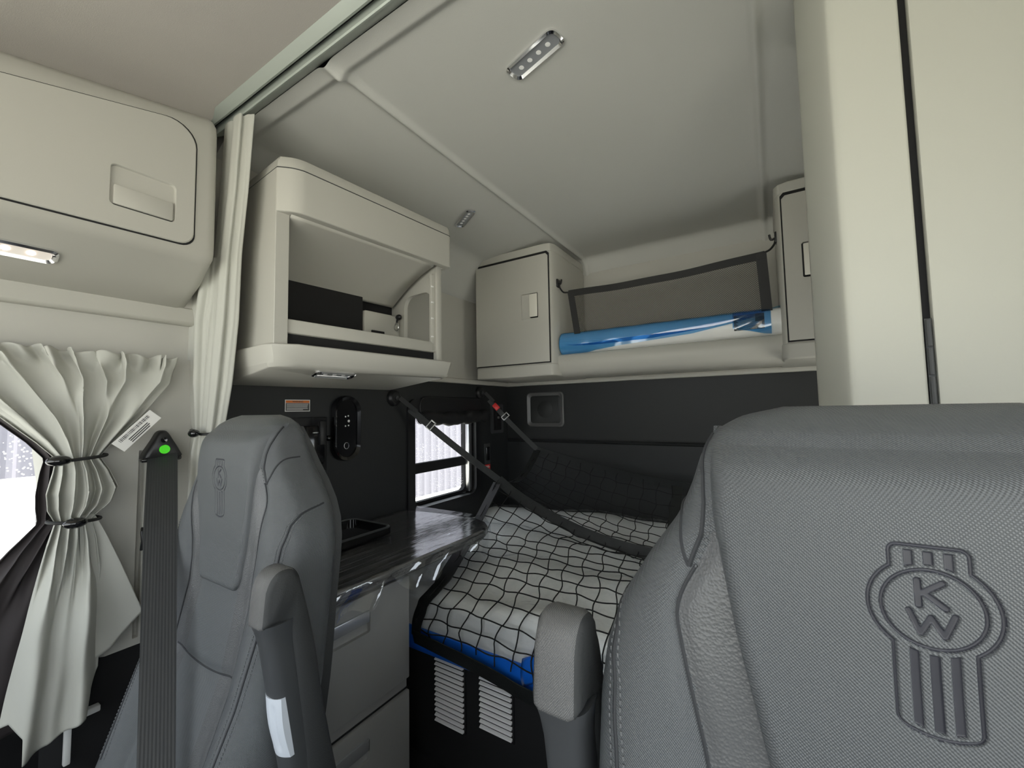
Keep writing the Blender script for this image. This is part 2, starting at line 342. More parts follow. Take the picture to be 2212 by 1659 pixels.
# sleeper window: surround, two sashes with a bar, pane
o_ = rrect(WY0-.02, WZ0-.02, WY1+.02, WZ1+.035, .06); i_ = rrect(WY0+.03, WZ0+.04, WY1-.03, WZ1-.03, .05); g_ = rrect(WY0+.035, WZ0+.045, WY1-.035, WZ1-.035, .045)
wf = G().loft([[(XL-.002, a, b) for a, b in o_], [(XL+.012, a, b) for a, b in o_], [(XL+.014, a, b) for a, b in i_], [(XL-.05, a, b) for a, b in i_], [(XL-.06, a, b) for a, b in g_]], caps=False)
w1 = struct('window_1', wf, 'black')
k_ = rrect(WY0+.055, WZ0+.06, WY1-.075, WZ1-.05, .04)
obj('sash', G().loft([[(x, a, b) for a, b in q] for x, q in ((XL-.055, g_), (XL-.045, g_), (XL-.045, k_), (XL-.075, k_), (XL-.075, g_))], caps=False), 'soft_black', w1)
obj('sash_bar', G().rbox((XL-.072, WY0+.04, .955), (XL-.046, WY1-.05, 1.012), .004), 'soft_black', w1)
obj('side_channel', G().rbox((XL-.05, WY1-.072, WZ0+.05), (XL-.012, WY1-.04, WZ1-.05), .006), 'steel', w1, label='pale metal channel on the window edge')
obj('sill', G().rbox((XL-.03, WY0+.14, WZ0+.005), (XL+.012, WY1-.01, WZ0+.035), .005), 'grey_plastic', w1)
obj('pane', G().rbox((XL-.066, WY0+.03, WZ0+.04), (XL-.062, WY1-.03, WZ1-.03), 0), 'glass', w1, smooth=False)
# rolled shade at the top of that window
t = thing('rolled_window_shade', 'rolled up black fabric shade at the top of the sleeper window', 'window shade', (XL+.02, 1.9, 1.25))
n = 90; rings = []
for yy in np.linspace(1.655, 2.235, 26):
    r0 = .038+.004*math.sin(yy*37)+.003*math.sin(yy*71); rings.append([(XL+.028+(r0+.0022*math.sin(3*a*2*PI))*math.cos(a*2*PI), yy, 1.262+.006*math.sin(yy*9)+r0*math.sin(a*2*PI)) for a in np.linspace(0, 1, 24, endpoint=False)])
obj('shade_roll', G().loft(rings), 'soft_black', t)
sp = [(XL+.028+(.034-.028*k/60)*math.cos(k*.42), 1.652, 1.262+(.034-.028*k/60)*math.sin(k*.42)) for k in range(60)]
obj('roll_edge', G().tube(sp, .0014, 5), 'grey_plastic', t)
obj('valance', G().loft([[(x, a, b) for a, b in rrect(1.66, 1.262, 2.215, 1.385, .055)] for x in (XL+.0, XL+.02)]), 'black', t, bevel=.004)

# ------------------------------------------------------------------ curtain track on the ceiling
t = thing('curtain_track', 'grey green double channel curtain track crossing the ceiling', 'curtain rail', (-.5, .61, 2.25))
obj('front_channel', G().prism([(.553, 2.285), (.557, 2.268), (.565, 2.262), (.596, 2.246), (.603, 2.249), (.604, 2.285)], 'X', -1.56, XR), 'track', t)
obj('glide_slot', G().prism([(.604, 2.285), (.604, 2.268), (.618, 2.268), (.618, 2.285)], 'X', -1.56, XR), 'soft_black', t)
obj('rear_channel', G().prism([(.618, 2.285), (.618, 2.244), (.621, 2.241), (.626, 2.242), (.660, 2.268), (.664, 2.275), (.664, 2.285)], 'X', -1.56, XR), 'track', t)

# ------------------------------------------------------------------ lamps
def lamp(name, label, o, ax, ay, L, Wd_, leds, lit=False, group=None, flare=.004):
    f = frame(o, ax, ay); t = thing(name, label, 'lamp', o, group)
    ro_ = rrect(-L/2, -Wd_/2, L/2, Wd_/2, Wd_*.32, 6); rm = rrect(-L/2+.005, -Wd_/2+.005, L/2-.005, Wd_/2-.005, Wd_*.28, 6); ri = rrect(-L/2+.011, -Wd_/2+.011, L/2-.011, Wd_/2-.011, Wd_*.2, 6)
    g = G().loft([[(a, b, z) for a, b in q] for q, z in ((ro_, -.003), (ro_, .003), (rm, .007), (ri, .001), (ri, -.003))], caps=False).xf(f)
    obj('bezel', g, 'chrome', t)
    obj('lens', G().loft([[(a, b, z) for a, b in ri] for z in (-.004, .0)]).xf(f), 'lens_on' if lit else 'lens', t)
    for k in range(leds):
        x = (k-(leds-1)/2)*(L-.05)/max(leds, 1)
        obj('led', G().lathe([(.0065, 0), (.0075, .0012), (.004, .0018), (.0, .0018)], 12, f @ Matrix.Translation((x, 0, 0))), 'led_on' if lit else 'led', t)
    return t
lamp('ceiling_lamp', 'large chrome edged led lamp on the flat ceiling panel, nearest to the track', (-.515, .970, 2.2785), (.165, -.045, 0), (-.05, -.16, 0), .185, .062, 4, group='ceiling lamps')
lamp('ceiling_lamp', 'small chrome led lamp on the sloping ceiling above the open locker', (-1.255, 1.595, 2.256), (.14, -.075, .015), (-.08, -.13, -.02), .165, .055, 5, group='ceiling lamps')
lamp('reading_lamp', 'lit warm white led lamp under the left overhead cabinet', (-1.492, .16, 1.697), (0, 1, 0), (.11, 0, .06), .21, .05, 4, lit=True)

# ------------------------------------------------------------------ left front overhead cabinet
t = thing('overhead_cabinet', 'beige overhead cabinet with one wide door above the curtained side window', 'cabinet', (-1.5, .1, 1.65))
FX = -1.40
def zt(yv): return 2.215-.215*(.575-yv)
rings = []
for yv, ins in ((-.95, 0), (.545, 0), (.562, .005), (.571, .014), (.575, .028)):
    f_ = FX-ins; zb = 1.752; zt_ = zt(yv)-ins*.6; lo = ins*.9
    pr = [(-1.64, 1.645+lo), (-1.605, 1.642+lo), (-1.50, 1.693+lo), (f_-.020, zb-.006+lo), (f_-.006, zb+.004+lo), (f_, zb+.022+lo), (f_, zt_-.05), (f_-.006, zt_-.022), (f_-.02, zt_-.006), (f_-.04, zt_), (-1.64, zt_)]
    rings.append([(a, yv, b) for a, b in pr])
body = G().loft(rings); obj('body', body, 'plastic', t, angle=50)
# door slab: long trapezoid whose top follows the sloping roof
def door_loop(e):
    a0, a1 = -.93, .512+e; zb0, zb1 = 1.776-e, 1.788-e
    zt0, zt1 = 1.775+.27-.30*.27-e*0, 2.133+e
    top = lambda q: zt1-.262*(a1-.03-q)
    r = .035; pts = [(a0, zb0), ]
    bot = lambda q: zb1-.022*(a1-q)
    for k in range(7):
        a = math.radians(-90+90*k/6); pts.append((a1-r+r*math.cos(a), bot(a1)+r+r*math.sin(a)))
    r = .06
    for k in range(9):
        a = math.radians(0+105*k/8); pts.append((a1-r+r*math.cos(a), top(a1-r*.2)-r+r*math.sin(a)))
    pts.append((a0, top(a0))); pts[0] = (a0, bot(a0)); return pts
gk = G().loft([[(x, a, b) for a, b in door_loop(.004)] for x in (FX-.002, FX+.0012)])  # black slab behind the door paints the shade in its gap
ds = G().loft([[(x, a, b) for a, b in door_loop(-d)] for x, d in ((FX-.002, 0), (FX+.0045, 0), (FX+.007, .0025))])
ds = cut(ds, [G().loft([[(x, a, b) for a, b in rrect(.328+d, 1.838+d*.3, .468-d, 1.948-d, .012)] for x, d in ((FX-.001, .0035), (FX+.006, .002), (FX+.008, 0))])])
# carve the same pocket through the body
bo = obj('door', ds, 'plastic', t, angle=30); obj('door_rim_shade', gk, 'soft_black', bo)
pk = G().loft([[(x, a, b) for a, b in rrect(.330, 1.840, .466, 1.946, .012)] for x in (FX-.03, FX+.0016)])
for o_b in [c for c in t.children if c.name.startswith('body')]:
    g2 = G(); g2.add([Vector(v.co)+ORG[t.name] for v in o_b.data.vertices], [list(q.vertices) for q in o_b.data.polygons]); g2 = cut(g2, [pk]); bpy.data.objects.remove(o_b); obj('body', g2, 'plastic', t, angle=50)
for o_b in [c for c in bo.children]:
    g2 = G(); g2.add([Vector(v.co)+ORG[t.name] for v in o_b.data.vertices], [list(q.vertices) for q in o_b.data.polygons]); g2 = cut(g2, [pk]); bpy.data.objects.remove(o_b)
    ORG['door_rim_shade'] = ORG[t.name]; obj('door_rim_shade', g2, 'soft_black', bo)
pad = G().rbox((FX-.022, .337, 1.842), (FX+.009, .461, 1.893), .003)
obj('latch', pad, 'plastic', bo)
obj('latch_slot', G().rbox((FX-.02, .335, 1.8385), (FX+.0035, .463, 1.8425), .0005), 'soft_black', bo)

# ------------------------------------------------------------------ divider curtain bundle
def fold_sheet(rows, nu, fn): return np.array([[fn(u, v) for u in np.linspace(0, 1, nu)] for v in np.linspace(0, 1, rows)])
t = thing('divider_curtain', 'beige divider curtain gathered into a bundle beside the window pillar', 'curtain', (-1.5, .63, .6))
def bundle(nm, zs, cx, hx, hy, ph, nf, amp, cy):
    rings = []
    for z in np.linspace(zs[0], zs[-1], 90):
        x_, w_, d_ = ip(-z, [-q for q in zs], cx), ip(-z, [-q for q in zs], hx), ip(-z, [-q for q in zs], hy); rg = []
        for k in range(120):
            a = 2*PI*k/120; f_ = 1+amp*math.sin(nf*a+ph+.5*math.sin(z*4))+amp*.35*math.sin((nf*2+1)*a+z*2)
            rg.append((x_+w_*f_*math.cos(a), cy+d_*f_*math.sin(a), z))
        rings.append(rg)
    return obj(nm, G().loft(rings), 'curtain', t, angle=80)
bundle('curtain_fold', [2.235, 2.0, 1.8, 1.6, 1.4, 1.25, 1.18, 1.0, .7], [-1.405, -1.425, -1.455, -1.475, -1.505, -1.53, -1.535, -1.555, -1.57], [.065, .06, .055, .06, .055, .040, .044, .055, .07], [.022, .024, .027, .03, .03, .026, .028, .03, .032], .4, 5, .2, .63)
bundle('curtain_fold', [1.80, 1.7, 1.6, 1.4, 1.25, 1.18, 1.0, .7], [-1.53, -1.54, -1.56, -1.565, -1.572, -1.58, -1.59, -1.6], [.075, .073, .07, .06, .028, .035, .045, .055], [.028, .03, .032, .03, .018, .024, .028, .03], 1.9, 5, .26, .615)
t = thing('curtain_tie', 'black elastic tie with bead around the divider curtain bundle', 'curtain tie', (-1.53, .60, 1.25), 'curtain ties')
el = [(-1.545+.062*math.cos(a), .625+.044*math.sin(a), 1.248+.006*math.sin(a*2)) for a in np.linspace(0, 2*PI, 40, endpoint=False)]
obj('elastic', G().tube(el, .0042, 8, closed=True), 'elastic', t); obj('bead', G().ball((-1.515, .572, 1.246), .015, (1.25, 1, .85)), 'gloss_black', t)

# ------------------------------------------------------------------ side window curtain
t = thing('window_curtain', 'beige side window curtain, pleated at the top and tied twice', 'curtain', (-1.55, .32, .5))
ZS = [1.478, 1.40, 1.30, 1.24, 1.195, 1.16, 1.11, 1.07, 1.035, .98, .9, .75, .6, .45]
Lf = [.03, .10, .20, .255, .290, .285, .272, .276, .292, .278, .266, .242, .222, .20]
Rg = [.535, .525, .455, .405, .372, .392, .408, .400, .362, .375, .385, .388, .386, .384]
from mathutils import noise as MN
def cur(u, v, L_, R_, hem, x0, amp, dark=False):
    zt_ = 1.478 if not dark else 1.46
    z = zt_-v*(zt_-hem(u)); zz = -z; q = [-k for k in ZS]
    l, r = ip(zz, q, L_), ip(zz, q, R_); w = r-l
    hd = float(sst(1.27, 1.45, z)); fl = float(1-sst(.80, 1.02, z)); tie = math.exp(-((z-1.195)/.032)**2)+math.exp(-((z-1.035)/.028)**2); mid = (1-hd)*(1-fl)
    uu = u+.03*MN.noise((u*6, 3.1, 0)); ph = 2*PI*uu
    pl = math.sin(ph*8+1.5*math.sin(ph*1.7)+.8*math.sin(z*16))                    # pleats under the gathered header
    ruf = math.sin(ph*15+2*math.sin(ph*2.3))*float(sst(1.425, 1.455, z))
    fd = math.sin(ph*5.2+1.1*math.sin(ph*1.3+z*5)+z*3)
    x = amp*(.017*hd*pl*(1-.5*float(sst(1.44, 1.478, z)))+.013*ruf+(.017-.008*tie)*mid*fd+.004*mid*math.sin(ph*13+z*7)+fl*(.016*math.sin(ph*1.55-.9+z*1.3)+.006*math.sin(ph*3.6+z*4)))
    x += .03*math.sin(PI*u)*(.5+.5*fl)+.014*math.exp(-((z-1.11)/.035)**2)*(.5+u)+.012*MN.noise((u*4+2, z*7, 5))*(1-tie*.8)
    yv = l+w*(u+.022*hd*math.cos(ph*8+1.5*math.sin(ph*1.7))+.03*mid*math.cos(ph*5.2+z*3)*(1 if .05 < u < .95 else 0))
    zj = .005*math.sin(ph*15+.5)*(1 if v < .015 else 0)+.012*hd*MN.noise((u*9, 1, 1))*(1-v)
    return (x0+x, yv, z+zj)
hem1 = lambda u: ip(u, [0, .08, .22, .26, .5, .85, .90, 1], [.585, .59, .555, .495, .505, .535, .60, .64])
c1 = G().grid(fold_sheet(170, 240, lambda u, v: cur(u, v, Lf, Rg, hem1, -1.555, 1.0)))
obj('curtain_panel', c1, 'curtain', t, angle=80, solid=.0016)
# back flap swinging out to the right at the bottom
def flap(u, v):
    z0 = 1.045-v*(ip(u, [0, .45, 1], [.39, .37, .295])); f_ = v**.9
    return (-1.545-.020*math.sin(u*5+1)*f_+.02*math.sin(u*PI*1.9+.5)*f_-.01*v, .335+.028*u+(.02+.085*u)*f_*1.05, z0)
obj('curtain_panel', G().grid(fold_sheet(50, 50, flap)), 'curtain', t, angle=80, solid=.0016)
Ll = [.02, .09, .19, .245, .277, .270, .262, .264, .270, .225, .17, .10, .06, .03]; Rl = [.5, .45, .42, .40, .36, .38, .40, .39, .36, .37, .38, .37, .36, .36]
hem2 = lambda u: ip(u, [0, 1], [.53, .56])
obj('lining', G().grid(fold_sheet(90, 90, lambda u, v: cur(u, v, Ll, Rl, hem2, -1.598, .6, True))), 'lining', t, angle=80, solid=.0012, label='dark lining behind the curtain')
# care label
f = frame((-1.515, .437, 1.262), (0, .093, .107), (0, -.107, .093))
cl = obj('care_label', G().rbox((-.06, -.018, -.0006), (.06, .018, .0006), 0, fr=f), 'label', t, label='white printed care label'); g = G()
for k in range(26):
    g.rbox((-.046+k*.0036, .004, .0003), (-.046+k*.0036+rng.uniform(.0008, .002), .013, .0012), 0, fr=f)
for k in range(3): g.rbox((-.03, -.004-k*.005, .0003), (.03+.01*math.sin(k*3), -.0015-k*.005, .0012), 0, fr=f)
obj('print', g, 'ink', cl)
for nm, lab, z, yc, w_, dy, bd in (('u', 'black elastic tie with bead around the window curtain, the upper of two', 1.195, .33, .052, .004, .284), ('l', 'black elastic tie with bead around the window curtain, the lower of two', 1.037, .327, .048, -.004, .318)):
    t2 = thing('curtain_tie', lab, 'curtain tie', (-1.54, yc, z), 'curtain ties')
    el = [(-1.545+.042*math.cos(a), yc+w_*math.sin(a), z+dy*math.sin(a)) for a in np.linspace(0, 2*PI, 48, endpoint=False)]
    obj('elastic', G().tube(el, .0042, 8, closed=True), 'elastic', t2)
    obj('bead', G().ball((-1.495, bd, z), .0155, (1, 1.5, .85)), 'gloss_black', t2)

# ------------------------------------------------------------------ passenger seat belt
t = thing('seat_belt', 'black seat belt hanging from the pillar anchor with a green dot', 'seat belt', (-1.57, .51, .2))
tri = smooth_path([(-.046, -.030), (-.040, -.012), (-.022, .022), (-.008, .048), (.010, .050), (.026, .024), (.044, -.010), (.048, -.030), (.0, -.036), (-.046, -.030)], 4)[:-1]
f = frame((-1.592, .512, 1.205), (0, 1, 0), (0, 0, 1))
obj('anchor_cover', G().loft([[(a*s, b*s, z) for a, b, *_ in tri] for s, z in ((1, -.004), (1, .020), (.94, .030), (.80, .034))]).xf(f), 'black', t, angle=50)
obj('cover_knob', G().lathe([(.010, 0), (.011, .004), (.008, .008), (0, .009)], 20, f @ Matrix.Translation((.001, .024, .026))), 'gloss_black', t)
obj('green_dot', G().lathe([(.0135, 0), (.0125, .004), (0, .0045)], 24, f @ Matrix.Translation((.003, -.004, .0335))), 'green', t, label='bright green dot')
obj('slot_bar', G().rbox((-.05, -.04, .004), (.05, -.026, .03), .006, fr=f), 'gloss_black', t)
BELTM = Vector((-1.33, .437, 1.035))
def beltp(q): return BELT0.lerp(BELTM, q/.25) if q < .25 else BELTM.lerp(BELT1, (q-.25)/.75)
obj('webbing', G().ribbon([beltp(q) for q in np.linspace(0, 1.2, 25)], tuple(BELTW), [.070-.014*q for q in np.linspace(0, 1.2, 25)], .002), 'webbing', t)
obj('belt_guide', G().tube([(-1.6, .482, .97), (-1.575, .474, .965), (-1.568, .474, .94), (-1.575, .474, .915), (-1.6, .482, .91)], .004, 8), 'black', t)
# white bracket low on the door opening
t = thing('white_bracket', 'small white bracket low beside the curtain hem', 'bracket', (-1.60, .34, .40))
obj('crossbar', G().rbox((-1.612, .27, .503), (-1.592, .405, .520), .003), 'white', t); obj('upright', G().rbox((-1.61, .338, .40), (-1.596, .352, .506), .003), 'white', t)

# ------------------------------------------------------------------ open locker on the left sleeper wall
t = thing('open_locker', 'beige open wall locker with its flap door pushed up inside', 'locker', (-1.4, 1.0, 1.44))
al = math.atan2(.062, .71); LF = frame((-1.252, .66, 0), (math.sin(al), math.cos(al), 0), (-math.cos(al), math.sin(al), 0))   # x along the face, y outboard, z up
def lf(g): return g.xf(LF)
Lk = .715; dep = .36
# near side wall with a flat front edge, far end panel with a window, back, shelf
side = G().loft([[(a, b, z) for a, b in ((.02, .03), (.062, .03), (.062, .046), (.036, .05), (.036, dep), (.02, dep))] for z in (1.505, 2.0725)])
obj('side_panel', lf(side), 'plastic', t, bevel=.002, angle=30)
fs = G().rbox((Lk-.024, .044, 1.50), (Lk-.004, dep, 2.08), .002)
fs = cut(fs, [G().loft([[(x, a, b) for a, b in rrect(.066, 1.60, .255, 1.835, .05)] for x in (Lk-.1, Lk+.1)])])
obj('end_panel', lf(fs), 'plastic', t, angle=40)
ib = G().rbox((.50, dep-.075, 1.55), (Lk-.024, dep-.012, 1.752), .012)
obj('inner_box', lf(ib), 'plastic', t)
post = G().rbox((Lk-.026, .030, 1.515), (Lk+.002, .044, 1.95), .003).rbox((Lk-.048, .040, 1.56), (Lk-.022, .056, 1.90), .003)
po = obj('front_post', lf(post), 'plastic', t)
for zz in (1.62, 1.70, 1.77, 1.84): obj('track_stop', G().rbox((Lk-.050, .037, zz), (Lk-.038, .042, zz+.006), .001).xf(LF), 'white', po)
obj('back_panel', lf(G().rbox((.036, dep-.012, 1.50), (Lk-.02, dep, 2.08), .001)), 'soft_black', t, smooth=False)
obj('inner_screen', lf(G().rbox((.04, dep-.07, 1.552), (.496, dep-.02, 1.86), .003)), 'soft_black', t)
sh = G().rbox((.062, .040, 1.556), (Lk-.028, dep-.02, 1.602), .006); obj('shelf', lf(sh), 'plastic', t)
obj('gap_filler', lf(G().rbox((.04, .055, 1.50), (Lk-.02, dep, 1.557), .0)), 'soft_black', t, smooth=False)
def band(o_):
    pl = [(.0206-min(o_, 0), dep), (.0206-min(o_, 0), .0302)]+[tuple(q)[:2] for q in smooth_path([(.022-o_, .027-o_*.5, 0), (.052-o_*.7, .002-o_*.8, 0), (.080-o_*.4, -.010-o_, 0), (.105, -.012-o_, 0)], 6)]
    pl += [(Lk+.006, -.012-o_)]+[(Lk+.006+(.022+o_)*math.sin(math.radians(a)), .010-(.022+o_)*math.cos(math.radians(a))) for a in (20, 40, 60, 80)]+[(Lk+.028+o_, .03), (Lk+.028+o_, dep)]; return pl
bd = G().loft([[(a, b, z0) for a, b in band(o_)] for o_, z0 in ((-.004, 1.932), (-.001, 1.934), (0, 1.938), (0, 2.071), (-.002, 2.0735))])
inner = G().loft([[(a, b, z) for a, b in [(.062, dep+.1), (.062, .018), (Lk-.0, .018), (Lk-.0, dep+.1)]] for z in (1.9, 2.06)])
obj('fascia', lf(cut(bd, [inner])), 'plastic', t, angle=30)
obj('cap_seam', lf(G().loft([[(a, b, z) for a, b in band(.0004)] for z in (2.0722, 2.0748)])), 'grey_plastic', t, smooth=False)
cp = G().loft([[(a, b, z) for a, b in band(o_)] for o_, z in ((-.003, 2.073), (-.001, 2.0755), (-.004, 2.100), (-.010, 2.113), (-.024, 2.121))])
obj('top_cap', lf(cp), 'plastic', t, angle=30)
# flap door pushed back under the top, curved
fp = [(.022, 1.962), (.020, 1.945), (.028, 1.932)]
for q in np.linspace(0.02, 1, 24): fp.append((.028+.285*q, 1.932-.135*q**1.1+.012*math.sin(PI*q)))
fl_ = np.array([[(a, b, z) for a in (np.linspace(.064, Lk-.050, 12))] for b, z in fp])
obj('flap_door', lf(G().grid(fl_)), 'plastic', t, solid=.012, angle=60)
kr = G().ball((Lk-.045, .268, 1.742), .013, (1, 1.3, 1)).tube([(Lk-.05, .265, 1.738), (Lk-.058, .262, 1.722), (Lk-.06, .262, 1.712)], .005, 6)
hk = obj('cord_hook', lf(kr), 'black', t); obj('key_ring', lf(G().tube([(Lk-.062, .262+.013*math.cos(a), 1.693+.017*math.sin(a)) for a in np.linspace(0, 2*PI, 24, endpoint=False)], .0035, 6, closed=True)), 'steel', hk)
obj('socket', lf(G().rbox((.535, dep-.082, 1.605), (.60, dep-.070, 1.665), .002)), 'soft_black', t)
# shallow tray-shaped base
def tray(o_): return [(-.0-o_*.5, dep+.02), (-.0-o_*.5, .05), (.012-o_*.6, .022-o_*.5), (.075-o_*.3, -.014-o_), (Lk+.01, -.014-o_), (Lk+.045+o_, .012), (Lk+.045+o_, dep+.02)]
def trr(o_, z, k): return [(a, b, z-k*max(b-.02, 0)) for a, b in tray(o_)]
bs = G().loft([trr(-.006, 1.516, 0), trr(0, 1.513, 0), trr(.0, 1.506, 0), trr(-.022, 1.458, .02), trr(-.032, 1.448, .10), trr(-.06, 1.443, .10)])
obj('base_tray', lf(bs), 'plastic', t, bevel=.006, angle=30)
lamp('locker_lamp', 'chrome rimmed lamp set under the open locker', tuple(LF @ Vector((.235, .060, 1.434))), tuple((LF.to_3x3() @ Vector((1, 0, 0)))), tuple((LF.to_3x3() @ Vector((0, -1, .28)))), .15, .052, 3)

# ------------------------------------------------------------------ corner cabinets on the back wall and the shelf between them
def corner_cabinet(label, x0, x1, mirror):
    t = thing('corner_cabinet', label, 'cabinet', ((x0+x1)/2, 2.3, 1.50), 'upper corner cabinets')
    yf = 2.085; s = -1 if mirror else 1; xo, xi = (x0, x1) if not mirror else (x1, x0)   # xi: inner side
    pl = [(xo, yf), (xi-s*.045, yf), (xi-s*.012, yf+.012), (xi, yf+.035), (xi, 2.56), (xo, 2.56)]
    obj('body', G().loft([[(a, b, z) for a, b in pl] for z in (1.497, 2.245)]), 'plastic', t, bevel=.006)
    obj('top_lip', G().loft([[(a+(s*.004 if i in (3, 4) else 0), b-(.005 if i < 3 else 0), z) for i, (a, b) in enumerate(pl)] for z in (2.205, 2.252)]), 'plastic', t, bevel=.006)
    obj('bottom_lip', G().loft([[(a+(s*.004 if i in (3, 4) else 0), b-(.006 if i < 3 else 0), z) for i, (a, b) in enumerate(pl)] for z in (1.492, 1.562)]), 'plastic', t, bevel=.008)
    dl = [(xo+s*.006, 1.570), (xi-s*.022, 1.570), (xi-s*.022, 2.178), (xi-s*.035, 2.192), (xi-s*.10, 2.192), (xo+s*.006, 2.192)]
    dd = G().loft([[(a-(s*o_ if 0 < i < 4 else 0), yy, b-(.004 if o_ and b > 1.7 else 0)) for i, (a, b) in enumerate(dl)] for yy, o_ in ((yf+.004, 0), (yf-.005, 0), (yf-.015, .036))])
    lx0, lx1 = sorted((xi-s*.195, xi-s*.085))
    dd = cut(dd, [G().rbox((lx0, yf-.03, 1.825), (lx1, yf-.0035, 1.972), .004)])
    do = obj('door', dd, 'plastic', t, bevel=.002, angle=30)
    obj('door_gap_shade', G().loft([[(a+(s*.005 if a*s > (xi-s*.08)*s else 0), yy, b+(.014 if b > 1.9 else -.006)) for a, b in dl] for yy in (yf+.003, yf-.003)]), 'soft_black', do, smooth=False)  # matt black backing, colour stands in for shade in the door gap
    px0, px1 = sorted((xi-s*.140, xi-s*.088))
    obj('latch', G().rbox((px0, yf-.019, 1.833), (px1, yf-.002, 1.966), .003), 'paddle', do)
    obj('latch_shadow_gap', G().rbox((px0-(.006 if mirror else -.004), yf-.0158, 1.829), (px1+(0 if mirror else .003), yf-.0032, 1.967), .001), 'soft_black', do)  # black plate drawn as the shadow line around the latch
    return t
corner_cabinet('beige corner cabinet beside the open locker, its whole door in view', -1.555, -1.026, False)
corner_cabinet('beige corner cabinet mostly hidden behind the tall cream cabinet', .048, .58, True)
# shelf with a rounded lip
t = thing('back_shelf', 'beige shelf with a deep rounded lip between the corner cabinets', 'shelf', (-.49, 2.3, 1.5))
pr = [(2.56, 1.50), (2.40, 1.492), (2.24, 1.488), (2.185, 1.497), (2.155, 1.52), (2.142, 1.56), (2.145, 1.60), (2.16, 1.612), (2.56, 1.612)]
obj('shelf_body', G().prism(pr, 'X', -1.028, .052), 'plastic', t, angle=60)
# white rail with blue protective film
t = thing('white_rail', 'round white rail along the shelf, still half wrapped in blue film', 'rail', (-.49, 2.21, 1.6))
RC = (2.205, 1.672); RR = .066
obj('rail_tube', G().tube([(x, RC[0], RC[1]) for x in (-1.015, -.5, .05)], RR, 40), 'white', t)
def filmP(u, v):
    x = -1.018+1.066*u
    lo = ip(u, [0, .09, .2, .35, .66, .83, .9, .95, 1], [268, 248, 224, 212, 196, 174, 160, 138, 102])  # how far the film wraps to the front underside (deg)
    a = math.radians(62+(lo-62)*v); r = RR+.002+.006*max(0, (v-.85)/.15)**2+.0012*math.sin(u*40+v*5)
    return (x, RC[0]+r*math.cos(a), RC[1]+r*math.sin(a))
obj('blue_film', G().grid(fold_sheet(40, 120, lambda v_, u_: (0, 0, 0)) if False else np.array([[filmP(u, v) for v in np.linspace(0, 1, 30)] for u in np.linspace(0, 1, 120)])), 'bluefilm', t, label='blue protective film')
def fold2(u, v):
    xu = .04+.86*u; lo = ip(xu, [0, .1, .2, .48, .7, .85, .95], [176, 188, 193, 190, 174, 156, 138])
    a = math.radians(lo+8-16*v*math.sin(PI*u)**.7); r = RR+.0045+.004*v
    return (-1.018+1.066*xu, RC[0]+r*math.cos(a), RC[1]+r*math.sin(a))
obj('film_fold', G().grid(np.array([[fold2(u, v) for v in np.linspace(0, 1, 8)] for u in np.linspace(0, 1, 80)])), 'bluefilm', t)
lb = obj('barcode_label', G().grid(np.array([[(x, RC[0]+(RR+.0012)*math.cos(a), RC[1]+(RR+.0012)*math.sin(a)) for a in np.linspace(math.radians(140), math.radians(205), 12)] for x in np.linspace(-.135, -.015, 8)])), 'grey_plastic', t, label='dark printed barcode label under the film')
g = G()
for k in range(16):
    a = math.radians(142+k*3.9); g.grid(np.array([[(x, RC[0]+(RR+.0016)*math.cos(b), RC[1]+(RR+.0016)*math.sin(b)) for b in (a, a+math.radians(1.3))] for x in np.linspace(-.125+.004*(k % 3), -.05 if k < 9 else -.025, 4)]))
obj('print', g, 'label', lb)
tp = G().grid(np.array([[(-.14+.15*u, RC[0]+(RR+.004+.003*math.sin(u*9+v*7))*math.cos(math.radians(120+(75+35*u)*v)), RC[1]+(RR+.004+.003*math.sin(u*9+v*7))*math.sin(math.radians(120+(75+35*u)*v))) for v in np.linspace(0, 1, 24)] for u in np.linspace(0, 1, 24)]))
obj('film_flap', tp, 'bluefilm', t)
# mesh pocket
t = thing('mesh_pocket', 'dark see-through mesh pocket hooked between the corner cabinets', 'net', (-.48, 2.16, 1.7))
TL, TR, BL, BR = [Vector(q) for q in ((-.955, 2.15, 1.965), (.0, 2.15, 1.985), (-.925, 2.17, 1.70), (.012, 2.17, 1.70))]
def pk_(u, v):
    p_ = TL.lerp(TR, u).lerp(BL.lerp(BR, u), v); return (p_.x, p_.y+.012*math.sin(PI*u)*math.sin(PI*v), p_.z-.016*math.sin(PI*u)*(1-v)+.0012*math.sin(u*17)*(1-v))
obj('mesh_panel', G().grid(np.array([[pk_(u, v) for v in np.linspace(0, 1, 12)] for u in np.linspace(0, 1, 40)])), 'meshcloth', t)
tb = G().ribbon([(pk_(u, .04)[0], pk_(u, .04)[1]-.003, pk_(u, .04)[2]) for u in np.linspace(-.0, 1.0, 40)], (0, 0, 1), .036, .004)
tb.ribbon([(pk_(.015, v)[0], pk_(.015, v)[1]-.004, pk_(.015, v)[2]) for v in np.linspace(0, 1, 10)], (1, 0, 0), .036, .004)
tb.ribbon([(pk_(.985, v)[0], pk_(.985, v)[1]-.004, pk_(.985, v)[2]) for v in np.linspace(0, 1, 10)], (1, 0, 0), .042, .004)
obj('border_tape', tb, 'elastic', t)
